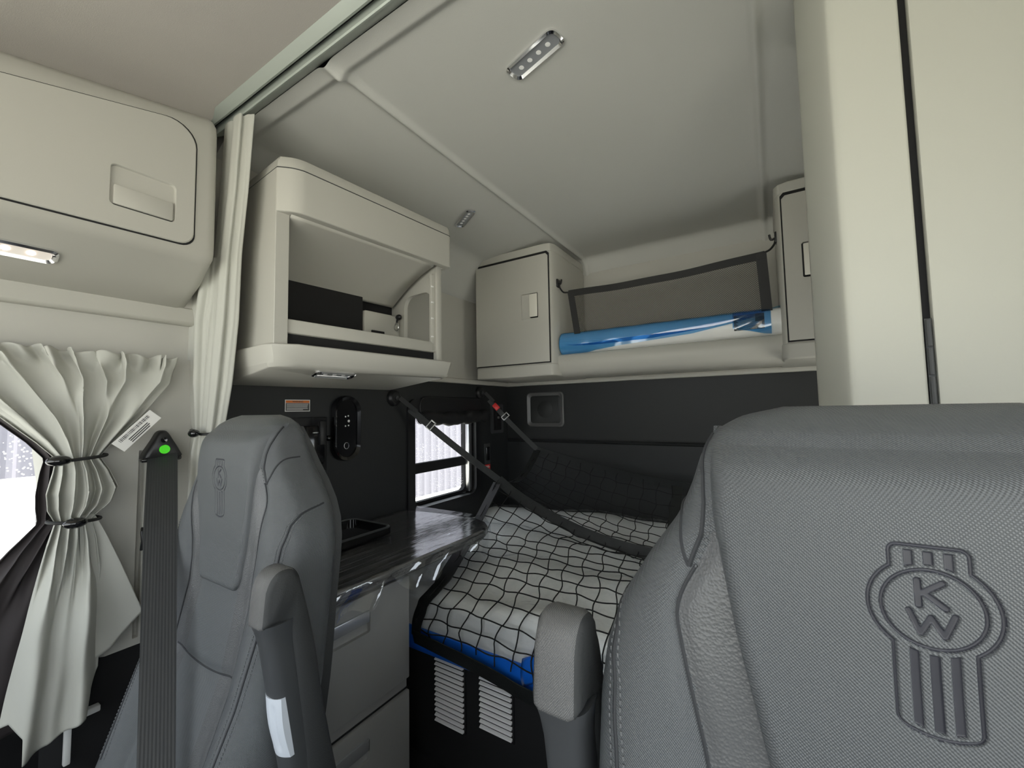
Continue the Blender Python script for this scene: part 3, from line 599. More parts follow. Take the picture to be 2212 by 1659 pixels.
for pth, hk_ in (([(-.95, 2.148, 1.962), (-.985, 2.15, 1.968), (-1.01, 2.155, 2.0), (-1.018, 2.16, 2.025)], (-1.022, 2.16, 2.028)), ([(-.005, 2.148, 1.982), (.02, 2.15, 1.992), (.038, 2.155, 2.015), (.044, 2.158, 2.035)], (.045, 2.158, 2.042))):
    c_ = obj('cord', G().tube(smooth_path(pth, 6), .0045, 8), 'elastic', t)
    s_ = 1 if hk_[0] < -.5 else -1
    obj('hook', G().rbox((hk_[0]-.005, hk_[1]-.02, hk_[2]-.024), (hk_[0]+.005, hk_[1]+.02, hk_[2]+.024), .004).tube(smooth_path([(hk_[0], hk_[1]-.004, hk_[2]), (hk_[0]+s_*.018, hk_[1]-.006, hk_[2]-.006), (hk_[0]+s_*.024, hk_[1]-.006, hk_[2]+.018)], 5), .005, 8), 'black', c_)

# ------------------------------------------------------------------ tall cream cabinet on the right
t = thing('tall_cabinet', 'tall cream cabinet rising behind the near seat', 'cabinet', (.35, 1.15, 0))
pl = [(.094, 1.185), (.0875, 1.17), (.0885, 1.15), (.118, 1.02), (.126, 1.005), (.14, 1.0), (.231, 1.0), (.231, 1.185)]
obj('side_stile', G().loft([[(a, b, z) for a, b in pl] for z in (0, 2.27)]), 'cream', t, bevel=.004, angle=60)
obj('rear_body', G().rbox((.125, 1.18, 0), (.232, 1.36, 2.26), .004), 'cream', t)
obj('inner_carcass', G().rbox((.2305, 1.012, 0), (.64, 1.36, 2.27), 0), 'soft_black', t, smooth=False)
do = obj('door', G().rbox((.2425, .996, .25), (.63, 1.014, 2.262), .004), 'cream', t)
hg = G(); z = 1.445
while z > .3: hg.tube([(.2368, .9985, z), (.2368, .9985, z-.046)], .0042, 10); z -= .05
obj('piano_hinge', hg, 'grey_plastic', do)
obj('hinge_leaf', G().rbox((.232, 1.0005, .3), (.2415, 1.004, 1.448), .0005), 'grey_plastic', do)

# ------------------------------------------------------------------ back wall speaker, vents and switches on the left wall
t = thing('wall_speaker', 'square speaker with rounded grey bezel set in the charcoal back wall', 'speaker', (-1.335, 2.57, 1.30))
f = frame((-1.335, YB, 1.302), (1, 0, 0), (0, 0, 1))
oo = rrect(-.142, -.118, .142, .118, .028); om = rrect(-.136, -.112, .136, .112, .026); oi = rrect(-.116, -.094, .116, .094, .02)
M['bezel_grey'] = mat('grey_bezel', (.11, .11, .11), .35)
obj('bezel', G().loft([[(a, b, z) for a, b in q] for q, z in ((oo, .0), (oo, .014), (om, .020), (oi, .008), (oi, 0))], caps=False).xf(f), 'bezel_grey', t)
obj('grille', G().loft([[(a*s, b*s, z) for a, b in oi] for s, z in ((1, .004), (1, .007), (.9, .011))]).lathe([(.06, .010), (.055, .0125), (.0, .014)], 30).xf(f), 'dark', t)
t = thing('air_vent', 'small black louvred air vent on the wall beside the speaker', 'vent', (XL, 2.42, 1.24))
f = frame((XL, 2.425, 1.243), (0, 1, 0), (0, 0, 1))
obj('frame', G().loft([[(a, b, z) for a, b in q] for q, z in ((rrect(-.072, -.10, .072, .10, .012), 0), (rrect(-.072, -.10, .072, .10, .012), .012), (rrect(-.05, -.08, .05, .08, .006), .012), (rrect(-.05, -.08, .05, .08, .006), 0))], caps=False).xf(f), 'grey_plastic', t)
obj('core', G().rbox((-.05, -.08, 0), (.05, .08, .003), 0).xf(f), 'soft_black', t, smooth=False)
for k in range(6): obj('slat', G().rbox((-.046+k*.0165, -.08, .003), (-.041+k*.0165, .08, .013), .001).xf(f), 'black', t)
obj('thumb_tab', G().rbox((-.006, .0, .012), (.008, .016, .024), .003).xf(f), 'steel', t)
t = thing('rocker_switch', 'narrow black rocker switch below the air vent', 'switch', (XL, 2.305, 1.01))
f = frame((XL, 2.305, 1.012), (0, 1, 0), (0, 0, 1))
obj('plate', G().rbox((-.034, -.068, 0), (.034, .068, .006), .003).xf(f), 'grey_plastic', t); obj('rocker', G().rbox((-.02, -.045, .003), (.02, .045, .014), .012, 3).xf(f), 'gloss_black', t)
t = thing('red_label', 'tiny red label under the rocker switch', 'label', (XL, 2.305, .925)); f = frame((XL, 2.31, .922), (0, 1, 0), (0, 0, 1))
obj('plate', G().rbox((-.032, -.017, 0), (.032, .017, .002), .004).xf(f), 'red', t); obj('print', G().rbox((-.022, -.004, .001), (.022, .0, .003), 0).rbox((-.022, .004, .001), (.016, .008, .003), 0).xf(f), 'label', t)
# oval control panel
t = thing('control_panel', 'oval glossy black control panel on the dark wall', 'control panel', (XL, 1.2, 1.23)); f = frame((XL, 1.202, 1.232), (0, 1, 0), (0, 0, 1))
st = rrect(-.066, -.142, .066, .142, .0655, 12)
obj('rim', G().loft([[(a*s, b*(1-(1-s)*.46), z) for a, b in st] for s, z in ((1.06, 0), (1.06, .02), (1.0, .03), (.80, .022), (.78, .012))], caps=False).xf(f), 'gloss_black', t)
obj('face', G().loft([[(a*.8, b*.9, z) for a, b in st] for z in (0, .016)]).xf(f), 'gloss_black', t)
g = G()
for a, b in ((-.006, .052), (.008, .055), (-.006, .010), (.010, .012)): g.lathe([(.0035, 0), (.0035, .001)], 10, Matrix.Translation((a, b, .016)))
g.lathe([(.006, 0), (.006, .001)], 12, Matrix.Translation((.011, .032, .016)))
obj('indicators', g.xf(f), 'label', t, label='white indicator marks')
obj('knob_ring', G().tube([(.012*math.cos(a), -.078+.014*math.sin(a), .017) for a in np.linspace(0, 2*PI, 30, endpoint=False)], .0014, 6, closed=True).xf(f), 'steel', t)
# warning sticker
t = thing('warning_sticker', 'small white edged warning sticker with orange header on the dark wall', 'sticker', (XL, .98, 1.33)); f = frame((XL, .982, 1.334), (0, 1, 0), (0, 0, 1))
obj('backing', G().rbox((-.053, -.024, 0), (.053, .024, .001), .0).xf(f), 'label', t, smooth=False)
obj('panel', G().rbox((-.050, -.021, .0005), (.050, .010, .0015), .0).xf(f), 'ink', t, smooth=False)
obj('header', G().rbox((-.050, .011, .0005), (.050, .021, .0015), .0).xf(f), 'orange', t, smooth=False)
g = G()
for k in range(6): g.rbox((-.047, -.018+k*.0046, .001), (.046-(.024 if k == 0 else rng.uniform(0, .006)), -.0162+k*.0046, .002), 0)
obj('print', g.xf(f), 'label', t, smooth=False)
cu = bpy.data.curves.new('tx', 'FONT'); cu.body = 'WARNING'; cu.size = .0095; cu.align_x = 'CENTER'; cu.align_y = 'CENTER'; cu.extrude = .0004
to = bpy.data.objects.new('tx', cu); COL.objects.link(to); me = bpy.data.meshes.new_from_object(to.evaluated_get(bpy.context.evaluated_depsgraph_get())); bpy.data.objects.remove(to)
g = G(); g.add([v.co[:] for v in me.vertices], [list(q.vertices) for q in me.polygons]); g.xf(f @ Matrix.Translation((0, .016, .0016))); obj('heading', g, 'ink', t, smooth=False)
# black mounting bracket
t = thing('wall_bracket', 'black swivel bracket with a latch on the wall behind the far seat', 'bracket', (XL, 1.05, 1.1))
obj('mount_plate', G().rbox((XL, .93, 1.02), (XL+.012, 1.11, 1.285), .005), 'black', t)
obj('swivel_arm', G().rbox((XL+.01, .99, 1.09), (XL+.05, 1.075, 1.25), .008), 'gloss_black', t)
obj('latch_tab', G().rbox((XL+.04, 1.045, 1.17), (XL+.06, 1.075, 1.27), .004), 'black', t)
obj('knob', G().ball((XL+.045, 1.092, 1.195), .012), 'gloss_black', t); obj('bolt', G().ball((XL+.052, 1.03, 1.222), .009, (1, 1.6, .7)), 'steel', t)
obj('lower_clip', G().rbox((XL+.008, 1.01, .98), (XL+.03, 1.10, 1.06), .008), 'black', t)

# ------------------------------------------------------------------ counter, drawers, tray, film
cz = .795
ct = [(XL+.004, .66), (-1.075, .66), (-1.072, .80), (-1.066, 1.1), (-1.062, 1.35), (-1.068, 1.46), (-1.095, 1.53), (-1.14, 1.575), (-1.21, 1.605), (-1.40, 1.60), (XL+.004, 1.572)]
t = thing('counter_top', 'dark wood grain counter top with a rounded tip under the sleeper window', 'counter', (-1.36, 1.1, cz-.04))
obj('slab', G().loft([[(a, b, z) for a, b in ct] for z in (cz-.042, cz)]), 'wood', t, bevel=.01)
def wr_(x, yv): return .0035*math.sin(x*61+yv*17)+.003*math.sin(yv*47-x*23)+.002*math.sin(x*113)
t = thing('plastic_wrap', 'clear crinkled plastic wrap stretched over the dark counter', 'plastic wrap', (-1.36, 1.1, cz))
def wrapP(u, v):   # u across from the wall to beyond the edge, v along the counter
    yv = .70+.94*v; ex = ip(yv, [.66, 1.1, 1.35, 1.46, 1.53, 1.575, 1.64], [-1.062, -1.054, -1.05, -1.056, -1.085, -1.13, -1.20])
    hang = .062+.026*math.sin(v*19)+.022*math.sin(v*41+1)+.05*float(sst(.75, .95, v))*0
    s0 = XL+.02; L0 = ex-s0; tot = L0+hang; d = u*tot
    if d < L0: return (s0+d, yv, cz+.005+.18*abs(wr_(s0+d, yv)))
    q = d-L0; return (ex+.006+.012*math.sin(v*33+q*30)*min(1, q*20)+.15*q, yv, cz+.004-q*.96)
obj('wrap_sheet', G().grid(np.array([[wrapP(u, v) for v in np.linspace(0, 1, 120)] for u in np.linspace(0, 1, 110)])), 'film', t, angle=80)
t = thing('black_tray', 'shallow black tray lying on the wrapped counter behind the far seat', 'tray', (-1.48, 1.02, cz+.011))
tz = cz+.012; to_ = rrect(-1.615, .80, -1.35, 1.225, .035); ti = rrect(-1.60, .815, -1.365, 1.21, .03)
obj('tray_body', G().loft([[(a, b, z) for a, b in q] for q, z in ((to_, tz), (to_, tz+.022), (ti, tz+.026), (ti, tz+.008))]), 'gloss_black', t)
obj('rim', G().tube([(a, b, tz+.024) for a, b in rrect(-1.607, .808, -1.358, 1.217, .032)], .006, 8, closed=True), 'grey_plastic', t)
t = thing('drawer_cabinet', 'grey two drawer cabinet under the dark counter', 'cabinet', (-1.37, .86, 0))
obj('carcass', G().rbox((XL+.01, .66, .04), (-1.115, 1.068, cz-.044), .004), 'drawer', t)
for z0, z1 in ((.395, .735), (.06, .355)):
    d_ = G().rbox((-1.117, .665, z0), (-1.100, 1.066, z1), .004); hz = z1-.072
    d_ = cut(d_, [G().rbox((-1.112, .68, hz-.045), (-1.09, .90, hz+.02), .006)])
    dd = obj('drawer', d_, 'drawer', t, angle=30)
    obj('drawer_gap_shade', G().rbox((-1.1165, .662, z0-.005), (-1.1125, 1.0678, z1+.005), .0), 'soft_black', dd, smooth=False)  # black sheet paints the shade in the gap around the drawer
    obj('handle', G().rbox((-1.108, .684, hz-.012), (-1.094, .895, hz+.024), .004), 'handle', dd, label='silver drawer pull')

# ------------------------------------------------------------------ bunk
t = thing('bunk_base', 'black bunk base panel with two louvred vents under the mattress', 'bunk', (-.5, 1.9, 0))
obj('front_panel', G().rbox((XL+.01, 1.222, .0), (.08, 1.26, .44), .003), 'soft_black', t); obj('deck', G().rbox((XL+.005, 1.262, .40), (XR-.005, YB-.008, .44), .003), 'soft_black', t)
obj('seam_trim', G().rbox((-1.26, 1.216, .395), (-.7, 1.224, .399), .001), 'grey_plastic', t)
for x0, x1, zt_, zb_ in ((-1.118, -.985, .384, .160), (-.912, -.782, .380, .205)):
    v_ = obj('vent', G().rbox((x0-.006, 1.2175, zb_-.006), (x1+.006, 1.2215, zt_+.006), .001), 'black', t); ns = 15; st_ = (zt_-zb_)/13.0; z = zt_
    while z > zb_:
        obj('slat', G().prism([(1.2165, z-.0085), (1.2165, z-.0005), (1.208, z-.004), (1.207, z-.0075)], 'X', x0, x1), 'silver', v_, smooth=False); z -= .0180
# mattress with film over it
MX0, MX1, MY0, MY1 = XL+.012, XR-.012, 1.20, YB-.03
def mtop(x, yv):
    return .632+.012*np.sin(x*4.1+yv*2.2)*np.sin(yv*5.3+.6)+.017*np.sin(yv*15+x*2.3+1.5*np.sin(x*3))+.006*np.sin(x*13-yv*7)+.012*sst(2.0, 2.5, yv)
t = thing('mattress', 'pale bunk mattress on a blue base sheet, wrapped in clear plastic', 'mattress', (-.5, 1.9, .44))
xs = np.linspace(MX0, MX1, 120); prof = []
for k, s_ in enumerate(np.linspace(0, 1, 110)):
    prof.append(s_)
def mat_pt(x, s_):
    if s_ < .16: q = s_/.16; return (x, MY0+.006*math.sin(x*9)*q, .478+.105*q)
    if s_ < .26:
        q = (s_-.16)/.10; a = q*PI/2; zt_ = float(mtop(x, MY0+.05)); return (x, MY0+.05*(1-math.cos(a)), .583+(zt_-.583)*math.sin(a))
    q = (s_-.26)/.74; yv = MY0+.05+q*(MY1-MY0-.05); return (x, yv, float(mtop(x, yv)))
mg = G().grid(np.array([[mat_pt(x, s_) for s_ in np.linspace(0, 1, 130)] for x in xs]))
obj('mattress_top', mg, 'mattress', t, angle=80)
obj('mattress_core', G().rbox((MX0, MY0+.01, .446), (MX1, MY1, .60), .01), 'mattress', t)
bl = G()
bl.prism([(MY0+.004, .482), (MY0-.006, .478), (MY0-.014, .445), (MY0-.012, .410), (MY0-.002, .393), (MY0+.016, .393), (MY0+.016, .482)], 'X', MX0, MX1)
obj('blue_sheet', bl, 'blue', t, label='glossy blue sheet edge')
bf = G().grid(np.array([[(-.72+.30*u+.0, MY0-.014-.012*math.sin(PI*v)-.008*math.sin(u*11), .505+.03*math.sin(u*4)-.085*v+.012*math.sin(u*7)) for v in np.linspace(0, 1, 10)] for u in np.linspace(0, 1, 20)]))
obj('blue_sheet_fold', bf, 'blue', t, solid=.003)
def wrp(x, s_):
    p_ = mat_pt(x, s_); w_ = .010*abs(math.sin(x*23+s_*31+2*math.sin(s_*19)))+.006*abs(math.sin(x*57-s_*41))
    return (p_[0], p_[1]-(.006+.4*w_ if s_ < .2 else 0), p_[2]+(.004+w_ if s_ >= .12 else 0))
obj('film_wrap', G().grid(np.array([[wrp(x, s_) for s_ in np.linspace(.01, .98, 150)] for x in np.linspace(MX0+.01, MX1-.01, 170)])), 'film_soft', t, angle=80, label='clear plastic film')

# restraint net: a sheet from the front edge over the mattress to a held-up middle strap and a rear strap
def net_pt(u, v):
    """u from left (0) to right (1); v: 0 front hem, 1 middle strap, 2 rear strap"""
    if v <= 1:
        q = v
        path = [(0, (-1.17, 1.165, .462)), (.10, (-1.165, 1.165, .52)), (.2, (-1.13, 1.17, .60)), (.28, (-1.10, 1.23, .652)), (.5, (-1.20, 1.46, .675)), (.75, (-1.31, 1.70, .70)), (1.0, (-1.262, 1.87, .93))]
        A_ = [ip(q, [a for a, _ in path], [c[i] for _, c in path]) for i in range(3)]
        pathr = [(0, (.10, 1.165, .462)), (.10, (.10, 1.165, .52)), (.2, (.10, 1.17, .60)), (.28, (.10, 1.23, .652)), (.5, (.08, 1.46, .665)), (.75, (.06, 1.68, .672)), (1.0, (.05, 1.86, .76))]
        B_ = [ip(q, [a for a, _ in pathr], [c[i] for _, c in pathr]) for i in range(3)]
        p_ = [A_[i]+(B_[i]-A_[i])*u for i in range(3)]
        sag = .16*math.sin(PI*min(u*1.0, 1))**.8*sst(.75, 1.0, np.array(q)); p_[2] -= float(sag)
        p_[2] = max(p_[2], float(mtop(p_[0], p_[1]))+.024 if p_[1] > 1.25 else p_[2]); p_[2] -= .022*math.sin(PI*u)*0
        if q < .2: p_[2] += .012*math.sin(u*9)
        return tuple(p_)
    q = v-1; a = net_pt(u, 1); b = (-1.285+1.33*u, 2.35+.0*u, 1.045-.155*math.sin(PI*min(u*.62+.0, .5))**1.0-.02*u)
    return (a[0]+(b[0]-a[0])*q, a[1]+(b[1]-a[1])*q, a[2]+(b[2]-a[2])*q-.085*math.sin(PI*q))
t = thing('restraint_net', 'black bunk restraint net draped over the wrapped mattress', 'net', (-.55, 1.7, .66))
g = G(); us = np.linspace(.0, 1, 19)
def jig(u, v): 
    p_ = net_pt(u, v); s_ = .006; return (p_[0]+s_*math.sin(u*50+v*31), p_[1]+s_*math.sin(u*37+v*43), p_[2]+.5*s_*math.sin(u*61+v*29))
for u in us: g.tube([jig(u, v) for v in np.linspace(0.0, 1, 60)], .0024, 5)
for v in np.linspace(.05, .97, 14): g.tube([jig(u, v) for u in np.linspace(0, 1, 90)], .0024, 5)
for u in us: g.tube([jig(u, v) for v in np.linspace(1.0, 2, 30)], .0022, 5)
for v in np.linspace(1.1, 1.92, 8): g.tube([jig(u, v) for u in np.linspace(0, 1, 70)], .0022, 5)
obj('netting', g, 'cord', t)
def border(name, pts, w, wd): return obj(name, G().ribbon(smooth_path(pts, 3), wd, w, .0035), 'strap', t)
border('front_hem', [(lambda q: (q[0], q[1]-.014-.006*math.sin(u*13), q[2]-.012-.052*min(u/.35, 1)))(net_pt(u, .04)) for u in np.linspace(0, 1, 24)], .054, (0, -.25, 1))
border('side_hem', [net_pt(0, v) for v in np.linspace(.0, .985, 26)], .062, (1, -.3, 0))
border('middle_strap', [net_pt(u, 1) for u in np.linspace(0, 1, 20)], .05, (0, .3, 1))
border('rear_strap', [net_pt(u, 2) for u in np.linspace(0, 1, 20)], .046, (0, -.2, 1))
border('side_hem', [net_pt(0, v) for v in np.linspace(1.0, 2.0, 14)], .045, (1, .2, 0))
border('cross_strap', [net_pt(.63, v) for v in np.linspace(1.0, 2.0, 14)], .05, (1, 0, 0))
m0 = net_pt(0, 1); r0 = net_pt(0, 2)
def hold(a, lab, buckle_q, end, colr):
    st_ = obj('tether', G().ribbon([Vector(a).lerp(Vector(end), q)+Vector((0, 0, -.01*math.sin(PI*q))) for q in np.linspace(.12, 1, 16)], (0, .2, 1), .034 if not colr else .03, .003), 'strap', t)
    bq = Vector(a).lerp(Vector(end), buckle_q); f = frame(bq, Vector(end)-Vector(a), (0, .2, 1))
    obj('buckle', G().rbox((-.016, -.026, -.004), (-.010, .026, .004), .002, fr=f).rbox((.010, -.026, -.004), (.016, .026, .004), .002, fr=f).rbox((-.016, -.026, -.004), (.016, -.02, .004), .002, fr=f).rbox((-.016, .02, -.004), (.016, .026, .004), .002, fr=f), 'steel', st_)
    if colr: obj('release_tab', G().rbox((-.11, -.016, -.006), (-.065, .016, .008), .004, fr=f), 'red', st_, label='red release tab')
    obj('tether_end', G().ribbon([Vector(a).lerp(Vector(end), q)+Vector((.02, 0, 0)) for q in np.linspace(0, .16, 5)], (0, .2, 1), .022, .004), 'elastic', st_)
A1 = (XL+.03, 1.487, 1.372); A2 = (XL+.03, 2.225, 1.418)
hold(A1, 0, .32, m0, False); hold(A2, 0, .42, r0, True)
for a, lab in ((A1, 'round black strap anchor on the dark wall, before the window'), (A2, 'round black strap anchor at the rear top corner of the window')):
    tt = thing('strap_anchor', lab, 'anchor', (XL, a[1], a[2]), 'strap anchors'); f = frame((XL, a[1], a[2]), (0, 1, 0), (0, 0, 1))
    obj('boss', G().lathe([(.042, 0), (.040, .016), (.030, .026), (.0, .028)], 24, f), 'black', tt); obj('bolt', G().lathe([(.012, .026), (.012, .034), (.0, .035)], 6, f), 'grey_plastic', tt)

# ------------------------------------------------------------------ seats
ZK = [.30, .50, .75, .90, 1.0, 1.05, 1.10, 1.15, 1.19, 1.225, 1.255, 1.277, 1.291, 1.299]
HW = [.25, .262, .265, .264, .262, .255, .236, .205, .176, .161, .152, .138, .116, .075]
YFR = [-.165, -.115, -.022, .010, .018, .018, .018, .016, .016, .018, .026, .044, .064, .082]
YBK = [.06, .10, .135, .148, .160, .166, .166, .162, .156, .148, .142, .132, .120, .108]
BOL = [.05, .055, .050, .040, .030, .022, .010, .0, 0, 0, 0, 0, 0, 0]
zf = np.linspace(.30, 1.299, 400); ker = np.hanning(15); ker /= ker.sum()
def sm(y_):
    a = np.interp(zf, ZK, y_); b = np.convolve(np.pad(a, 7, mode='edge'), ker, 'valid'); b[-12:] = a[-12:]*.7+b[-12:]*.3; return b
HWs, YFs, YBs, BLs = sm(HW), sm(YFR), sm(YBK), sm(BOL)
def prm(z): return [float(np.interp(z, zf, q)) for q in (HWs, YFs, YBs, BLs)]
TWz = [.30, .90, .96, 1.0, 1.1, 1.2, 1.26, 1.32]; TWw = [.09, .095, .097, .104, .124, .140, .143, .138]
def tw(z): return ip(z, TWz, TWw)
EX = .55
tt_ = np.linspace(0, 2*PI, 4000); cu_ = np.stack([np.sign(np.cos(tt_))*np.abs(np.cos(tt_))**EX, .45*np.sign(np.sin(tt_))*np.abs(np.sin(tt_))**EX], 1)
dl = np.concatenate([[0], np.cumsum(np.linalg.norm(np.diff(cu_, axis=0), axis=1))]); TT = np.interp(np.linspace(0, dl[-1], 321)[:-1], dl, tt_)
def ring(z, t_):
    hw, yf, yb, bo = prm(z); c, s = math.cos(t_), math.sin(t_); u = hw*math.copysign(abs(c)**EX, c); q = math.copysign(abs(s)**EX, s)
    yy = (yf+yb)/2-(yb-yf)/2*q
    if q > 0: yy -= q*bo*float(sst(.42, .85, np.array(abs(u)/hw)))
    if q > 0: yy += crease(u, z)*q
    return (u, yy, z)
def crease(u, z):
    a = abs(u); ts = tw(z)+.049*float(sst(1.2, 1.1, np.array(z))); c = .0045*math.exp(-((a-ts)/.009)**2) if z < 1.18 else 0
    return c+.004*math.exp(-((z-.755-.012*(u/.13)**2)/.009)**2)*(1 if a < tw(z)+.04 else 0)
def front(u, z):
    hw, yf, yb, bo = prm(z); k = min(abs(u)/hw, .9999); s = (1-k**(2/EX))**(EX/2)
    return (yf+yb)/2-(yb-yf)/2*s-s*bo*float(sst(.42, .85, np.array(k)))+crease(u, z)*s
# emblem depth map (metres from the emblem centre line, heights relative to the seat)
def seg(px, pz, a, b):
    a = np.array(a); b = np.array(b); d = b-a; tq = np.clip(((px-a[0])*d[0]+(pz-a[1])*d[1])/(d@d), 0, 1); return np.hypot(px-a[0]-tq*d[0], pz-a[1]-tq*d[1])
def box(px, pz, cx, cz_, hx, hz, r=0):
    qx = np.abs(px-cx)-hx+r; qz = np.abs(pz-cz_)-hz+r; return np.hypot(np.maximum(qx, 0), np.maximum(qz, 0))+np.minimum(np.maximum(qx, qz), 0)-r
def emblem(x, z):
    el = (np.hypot(x/.0345, (z-1.156)/.034)-1)*.034
    bodyd = box(x, z+.006*(1-(x/.0215)**2)*(z < 1.1), 0, 1.112, .0215, .038, .004)
    crown = box(x, z, 0, 1.182, .021, .0165, .005); out = np.minimum(np.minimum(el, bodyd), crown)
    inn = (np.hypot(x/.027, (z-1.1555)/.027)-1)*.027
    d = np.abs(out)-.0014; d = np.minimum(d, np.abs(inn)-.0014)
    for a, b in (((-.0065, 1.1745), (-.0065, 1.1575)), ((-.0050, 1.1655), (.0065, 1.1745)), ((-.0035, 1.1665), (.0075, 1.1575))): d = np.minimum(d, seg(x, z, a, b)-.0023)
    for a, b in (((-.012, 1.153), (-.0065, 1.138)), ((-.0065, 1.138), (-.0005, 1.150)), ((-.0005, 1.150), (.0060, 1.138)), ((.0060, 1.138), (.0118, 1.153))): d = np.minimum(d, seg(x, z, a, b)-.0022)
    for xc in (-.0105, 0, .0105):
        d = np.minimum(d, np.maximum(np.abs(x-xc)-.0028, np.maximum(bodyd+.0035, -(inn-.0042))))
        d = np.minimum(d, np.maximum(np.abs(x-xc)-.0028, np.maximum(crown+.003, -(inn-.0030))))
    return d
def make_seat(name, label, loc, side, group):
    t = thing(name, label, 'seat', loc, group); L0 = Vector(loc)
    def mv(g): g.v = [tuple(Vector(q)+L0) for q in g.v]; return g
    zs = np.concatenate([np.linspace(.30, 1.25, 120), np.linspace(1.254, 1.299, 22)])
    rings = [[ring(z, a) for a in TT] for z in zs]
    g = G().loft(rings)
    n = len(TT)
    for fi, f_ in enumerate(g.f):
        if len(f_) == 4:
            c = np.mean([g.v[i] for i in f_], axis=0); w_ = tw(c[2])
            if w_-.01 < abs(c[0]) < w_+.047*float(sst(1.2, 1.1, np.array(c[2]))) and c[1] < (prm(c[2])[1]+prm(c[2])[2])/2 and .6 < c[2] < 1.19: g.mi[fi] = 1
    obj('backrest', mv(g), ['weave', 'grain'], t, angle=80)
    # raised head pad carrying the emblem
    us = np.unique(np.round(np.concatenate([np.linspace(-1, 1, 90)*.145, np.arange(-.038, .0381, .0006)]), 5)); zz = np.unique(np.round(np.concatenate([np.linspace(.915, 1.28, 110), np.arange(1.06, 1.202, .0006)]), 5))
    P = np.zeros((len(us), len(zz), 3)); UN, ZN = np.meshgrid(us/.145, zz, indexing='ij')
    TWa = np.interp(zz, TWz, TWw)
    bot = np.where(zz < .955, np.sqrt(np.clip(1-((.955-zz)/.040)**2, 0.0, 1)), 1); TWa = TWa-.030*(1-bot)
    U = np.where(np.abs(us)[:, None] < .05, us[:, None]+0*zz[None], np.sign(us)[:, None]*(.05+(np.abs(us)[:, None]-.05)/(.095)*(TWa[None]-.05)))
    dist = np.minimum(np.minimum(TWa[None]-np.abs(U), (zz-.915)[None]+0*U), 1)
    off = .012*np.sqrt(np.clip(1-(1-np.clip(dist/.014, 0, 1))**2, 0, 1))*(1-sst(1.235, 1.275, zz))[None]-.0022
    dm = emblem(U, ZN); grv = 1-sst(-.0009, .0006, dm)
    for i in range(len(us)):
        for j in range(len(zz)): P[i, j] = (U[i, j], front(U[i, j], zz[j])-off[i, j]+.0022*grv[i, j], zz[j])
    mif = (.25*(grv[:-1, :-1]+grv[1:, :-1]+grv[:-1, 1:]+grv[1:, 1:]) > .6).astype(int)
    obj('head_pad', mv(G().grid(P, mif=mif)), ['weave', 'pressed'], t, angle=80, label='head pad with embossed emblem')
    # seams
    def onf(u, z, o_=.0005): return (u, front(u, z)-o_, z)
    sm_ = G()
    for s in (-1, 1):
        stt = G()
        ln = [onf(s*(tw(z)+.049*float(sst(1.2, 1.1, np.array(z)))), z) for z in np.linspace(1.152, .62, 60)]; sm_.tube(ln, .0017, 6)
        zb = np.linspace(1.102, .55, 90); tb_ = np.interp(-zb, [-1.102, -1.09, -1.07, -1.03, -.97, -.9, -.8, -.68, -.55], [-.12, .16, .40, .57, .66, .72, .78, .85, .92])
        rg = lambda z, a: ring(z, a if s > 0 else PI-a)
        sm_.tube([rg(z, a) for z, a in zip(zb, tb_)], .0022, 6)
        for da in (-.075, .075):
            stt = G()
            for k in range(0, 89):
                p0, p1 = Vector(rg(zb[k], tb_[k]+da)), Vector(rg(zb[k+1], tb_[k+1]+da))
                d_ = (p1-p0).length; q = max(1, round(d_/.007))
                for e in range(q): stt.tube([p0.lerp(p1, e/q)+Vector((0, -.0008, 0)), p0.lerp(p1, (e+.55)/q)+Vector((0, -.0008, 0))], .0011, 5)
            obj('stitching', mv(stt), 'stitch', t)
        stt = G(); zq = np.linspace(1.150, 1.272, 40); aq = np.interp(zq, [1.15, 1.18, 1.21, 1.235, 1.258, 1.272], [.86, .80, .66, .48, .26, .10])
        hp = [ring(z, a if s > 0 else PI-a) for z, a in zip(zq, aq)]; sm_.tube(hp, .0022, 6)
        for k in range(0, 37, 2):
            p0 = Vector(hp[k]); p1 = Vector(hp[k+1]); stt.tube([p0+Vector((-s*.006, -.003, .001)), p0.lerp(p1, .7)+Vector((-s*.006, -.003, .001))], .0009, 5)
        obj('stitching', mv(stt), 'stitch', t)
        cq = np.linspace(0, 1, 24); cr = [ring(1.15+.053*math.sin(q*PI/2), (.86-.90*q) if s > 0 else PI-(.86-.90*q)) for q in cq]
        sm_.tube(cr, .0018, 6)
    sm_.tube([onf(u, .755-.05*(1-(u/.13)**2)*0+.012*(u/.13)**2) for u in np.linspace(-.13, .13, 30)], .0018, 6)
    obj('seam', mv(sm_), 'seam', t)
    obj('back_shell', mv(G().loft([[(u*1.02, front(u, z)*0+prm(z)[2]-.012+.02*(1-(u/prm(z)[0])**2), z) for u in np.linspace(-1, 1, 24)*prm(z)[0]*.93]+[(u, prm(z)[2]-.05, z) for u in np.linspace(1, -1, 24)*prm(z)[0]*.9] for z in np.linspace(.32, 1.27, 24)])), 'arm_side', t, angle=60)
    cu2 = G().rbox((-.25, -.58, .33), (.25, -.02, .47), .05, 4); obj('cushion', mv(cu2), 'weave', t)
    obj('pedestal', mv(G().rbox((-.2, -.5, .0), (.2, -.05, .33), .02)), 'soft_black', t)
    # flipped up armrest on the inboard side
    s = side['s']; x0, x1 = s*side.get('u', .285), s*(side.get('u', .285)+.056)
    za, dy, lean = side['z'], side['dy'], side.get('lean', 0)
